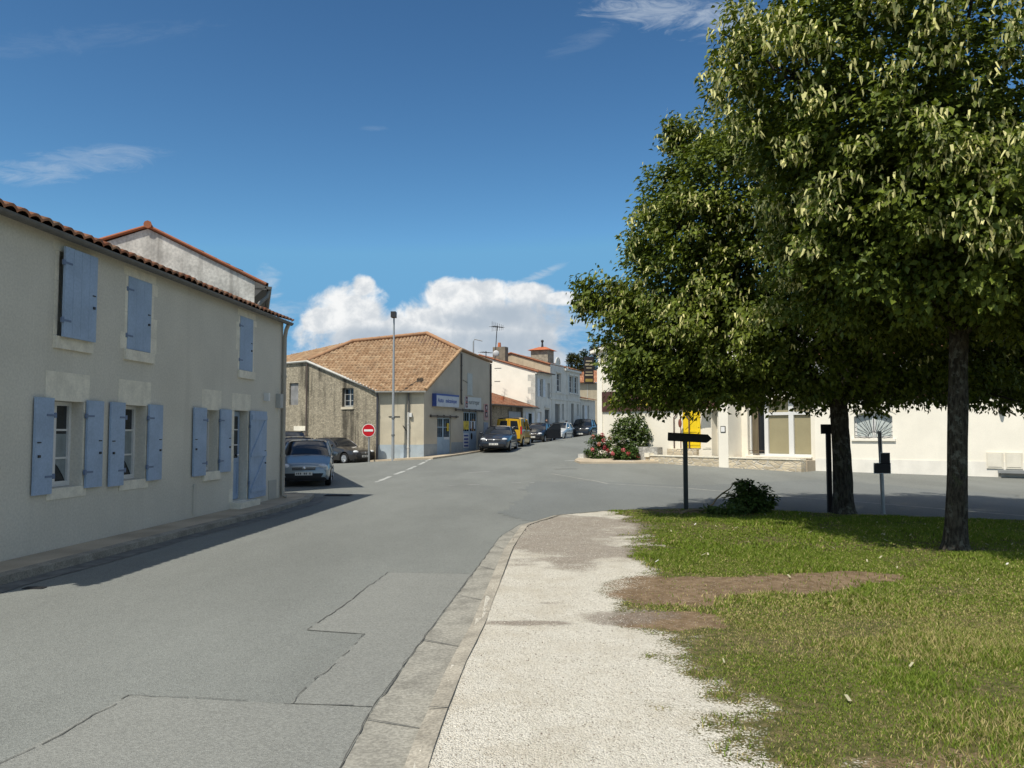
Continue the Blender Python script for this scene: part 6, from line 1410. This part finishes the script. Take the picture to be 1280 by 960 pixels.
def ell(px, py, rx, ry, rot=0):
    cu, cv = (px - 640) / 1030, (540 - py) / 1030; a = s.m('SUBTRACT', u, cu); b = s.m('SUBTRACT', v, cv)
    if rot: c_, s_ = math.cos(rot), math.sin(rot); a, b = s.m('ADD', s.m('MULTIPLY', a, c_), s.m('MULTIPLY', b, s_)), s.m('SUBTRACT', s.m('MULTIPLY', b, c_), s.m('MULTIPLY', a, s_))
    a = s.m('DIVIDE', a, rx / 1030); b = s.m('DIVIDE', b, ry / 1030)
    return s.m('SUBTRACT', 1.0, s.m('ADD', s.m('MULTIPLY', a, a), s.m('MULTIPLY', b, b)))
def union(L):
    r = L[0]
    for x in L[1:]: r = s.m('SMOOTH_MAX', r, x, .35)
    return r
uv = s.n('ShaderNodeCombineXYZ', {0: u, 1: v, 2: 0.0}).outputs[0]
n1 = s.noise(uv, 34.0, 8, .60, .4); n2 = s.noise(uv, 15.0, 6, .6, .5)
cum = union([ell(437, 388, 50, 36), ell(452, 358, 16, 16), ell(405, 400, 30, 22), ell(470, 420, 70, 26), ell(540, 425, 175, 42), ell(600, 398, 110, 44), ell(545, 405, 55, 28), ell(562, 372, 42, 26), ell(600, 368, 55, 22), ell(655, 366, 48, 16), ell(700, 372, 34, 10), ell(640, 418, 70, 22), ell(560, 440, 190, 26)])
dens = s.ss(s.m('ADD', cum, s.m('MULTIPLY', s.m('SUBTRACT', n1, .5), 1.9)), -.16, .55)
# undersides in shade: soft grey bellies with their own edges
sh = union([ell(640, 392, 62, 15), ell(590, 402, 40, 12), ell(690, 400, 50, 18), ell(480, 425, 80, 16), ell(640, 430, 130, 18)])
shade = s.m('MULTIPLY', s.ss(s.m('ADD', sh, s.m('MULTIPLY', s.m('SUBTRACT', n2, .5), 2.6)), -1.2, 1.1), .85)
n3 = s.ss(s.noise(uv, 40.0, 6, .6, .2), .35, .65)
ccol = s.mix(shade, s.mix(n3, (.66, .70, .74), (.93, .94, .94)), (.40, .48, .57))
wis = [(ell(30, 210, 80, 16, .03), .34), (ell(112, 192, 85, 20, .06), .28), (ell(678, 341, 34, 6, .42), .55), (ell(830, 0, 95, 22), .5), (ell(915, 10, 75, 30), .55), (ell(330, 352, 20, 24), .55), (ell(345, 388, 60, 13), .42), (ell(742, 392, 30, 25), .5), (ell(60, 40, 200, 18, .1), .06), (ell(465, 153, 18, 4), .10), (ell(735, 38, 50, 12, .4), .10), (ell(560, 470, 420, 65), .42), (ell(700, 400, 80, 40), .65)]
nw = s.noise(s.scale(uv, 1, 3.4, 1), 15.0, 9, .68, 1.6); wd = None
for e_, k in wis:
    x = s.m('MULTIPLY', s.ss(s.m('ADD', e_, s.m('MULTIPLY', s.m('SUBTRACT', nw, .5), 4.6)), -.3, 1.9), k); wd = x if wd is None else s.m('MAXIMUM', wd, x)
SKYK = .105
skyc = s.mix(1.0, sky.outputs[0], (SKYK * .66 / .15, SKYK * 1.02 / .37, SKYK * 1.20 / .65), 'MULTIPLY')
skyc = s.n('ShaderNodeGamma', {0: skyc, 1: 1.55}).outputs[0]; skyc = s.mix(1.0, skyc, (1.12, 1.06, 1.02), 'DARKEN'); skyc = s.mix(1.0, skyc, (.142, .380, .655), 'MULTIPLY')
col = s.mix(s.m('MULTIPLY', wd, front), skyc, (.62, .69, .76)); col = s.mix(s.m('MULTIPLY', dens, front), col, ccol)
# overhead and behind the camera: unseen white cloud added for a neutral fill
az = s.m('ADD', s.m('ABSOLUTE', sx.outputs[2]), .28); uv2 = s.n('ShaderNodeCombineXYZ', {0: s.m('DIVIDE', sx.outputs[0], az), 1: s.m('DIVIDE', sx.outputs[1], az), 2: 4.0}).outputs[0]
c2 = s.ss(s.noise(uv2, 1.5, 8, .6, .3), .46, .60); side = s.m('SUBTRACT', 1.0, s.m('MULTIPLY', s.ss(sx.outputs[1], -.05, .35), s.m('SUBTRACT', 1.0, s.ss(sx.outputs[2], .62, .8))))
c2 = s.m('MULTIPLY', s.m('MULTIPLY', c2, side), s.ss(sx.outputs[2], .0, .06)); col = s.mix(s.m('MULTIPLY', c2, .9), col, (.92, .90, .86))
bg = s.n('ShaderNodeBackground', {'Color': col, 'Strength': 1.0}); nt.links.new(bg.outputs[0], out.inputs[0])
SC.view_settings.view_transform = 'Standard'; SC.view_settings.look = 'None'; SC.view_settings.gamma = 1; SC.view_settings.exposure = 0.0; SC.view_settings.use_curve_mapping = False
SC.cycles.use_denoising = True; SC.cycles.max_bounces = 6; SC.cycles.diffuse_bounces = 3; SC.cycles.glossy_bounces = 3; SC.cycles.transmission_bounces = 3; SC.cycles.transparent_max_bounces = 6
SC.cycles.sample_clamp_indirect = 8
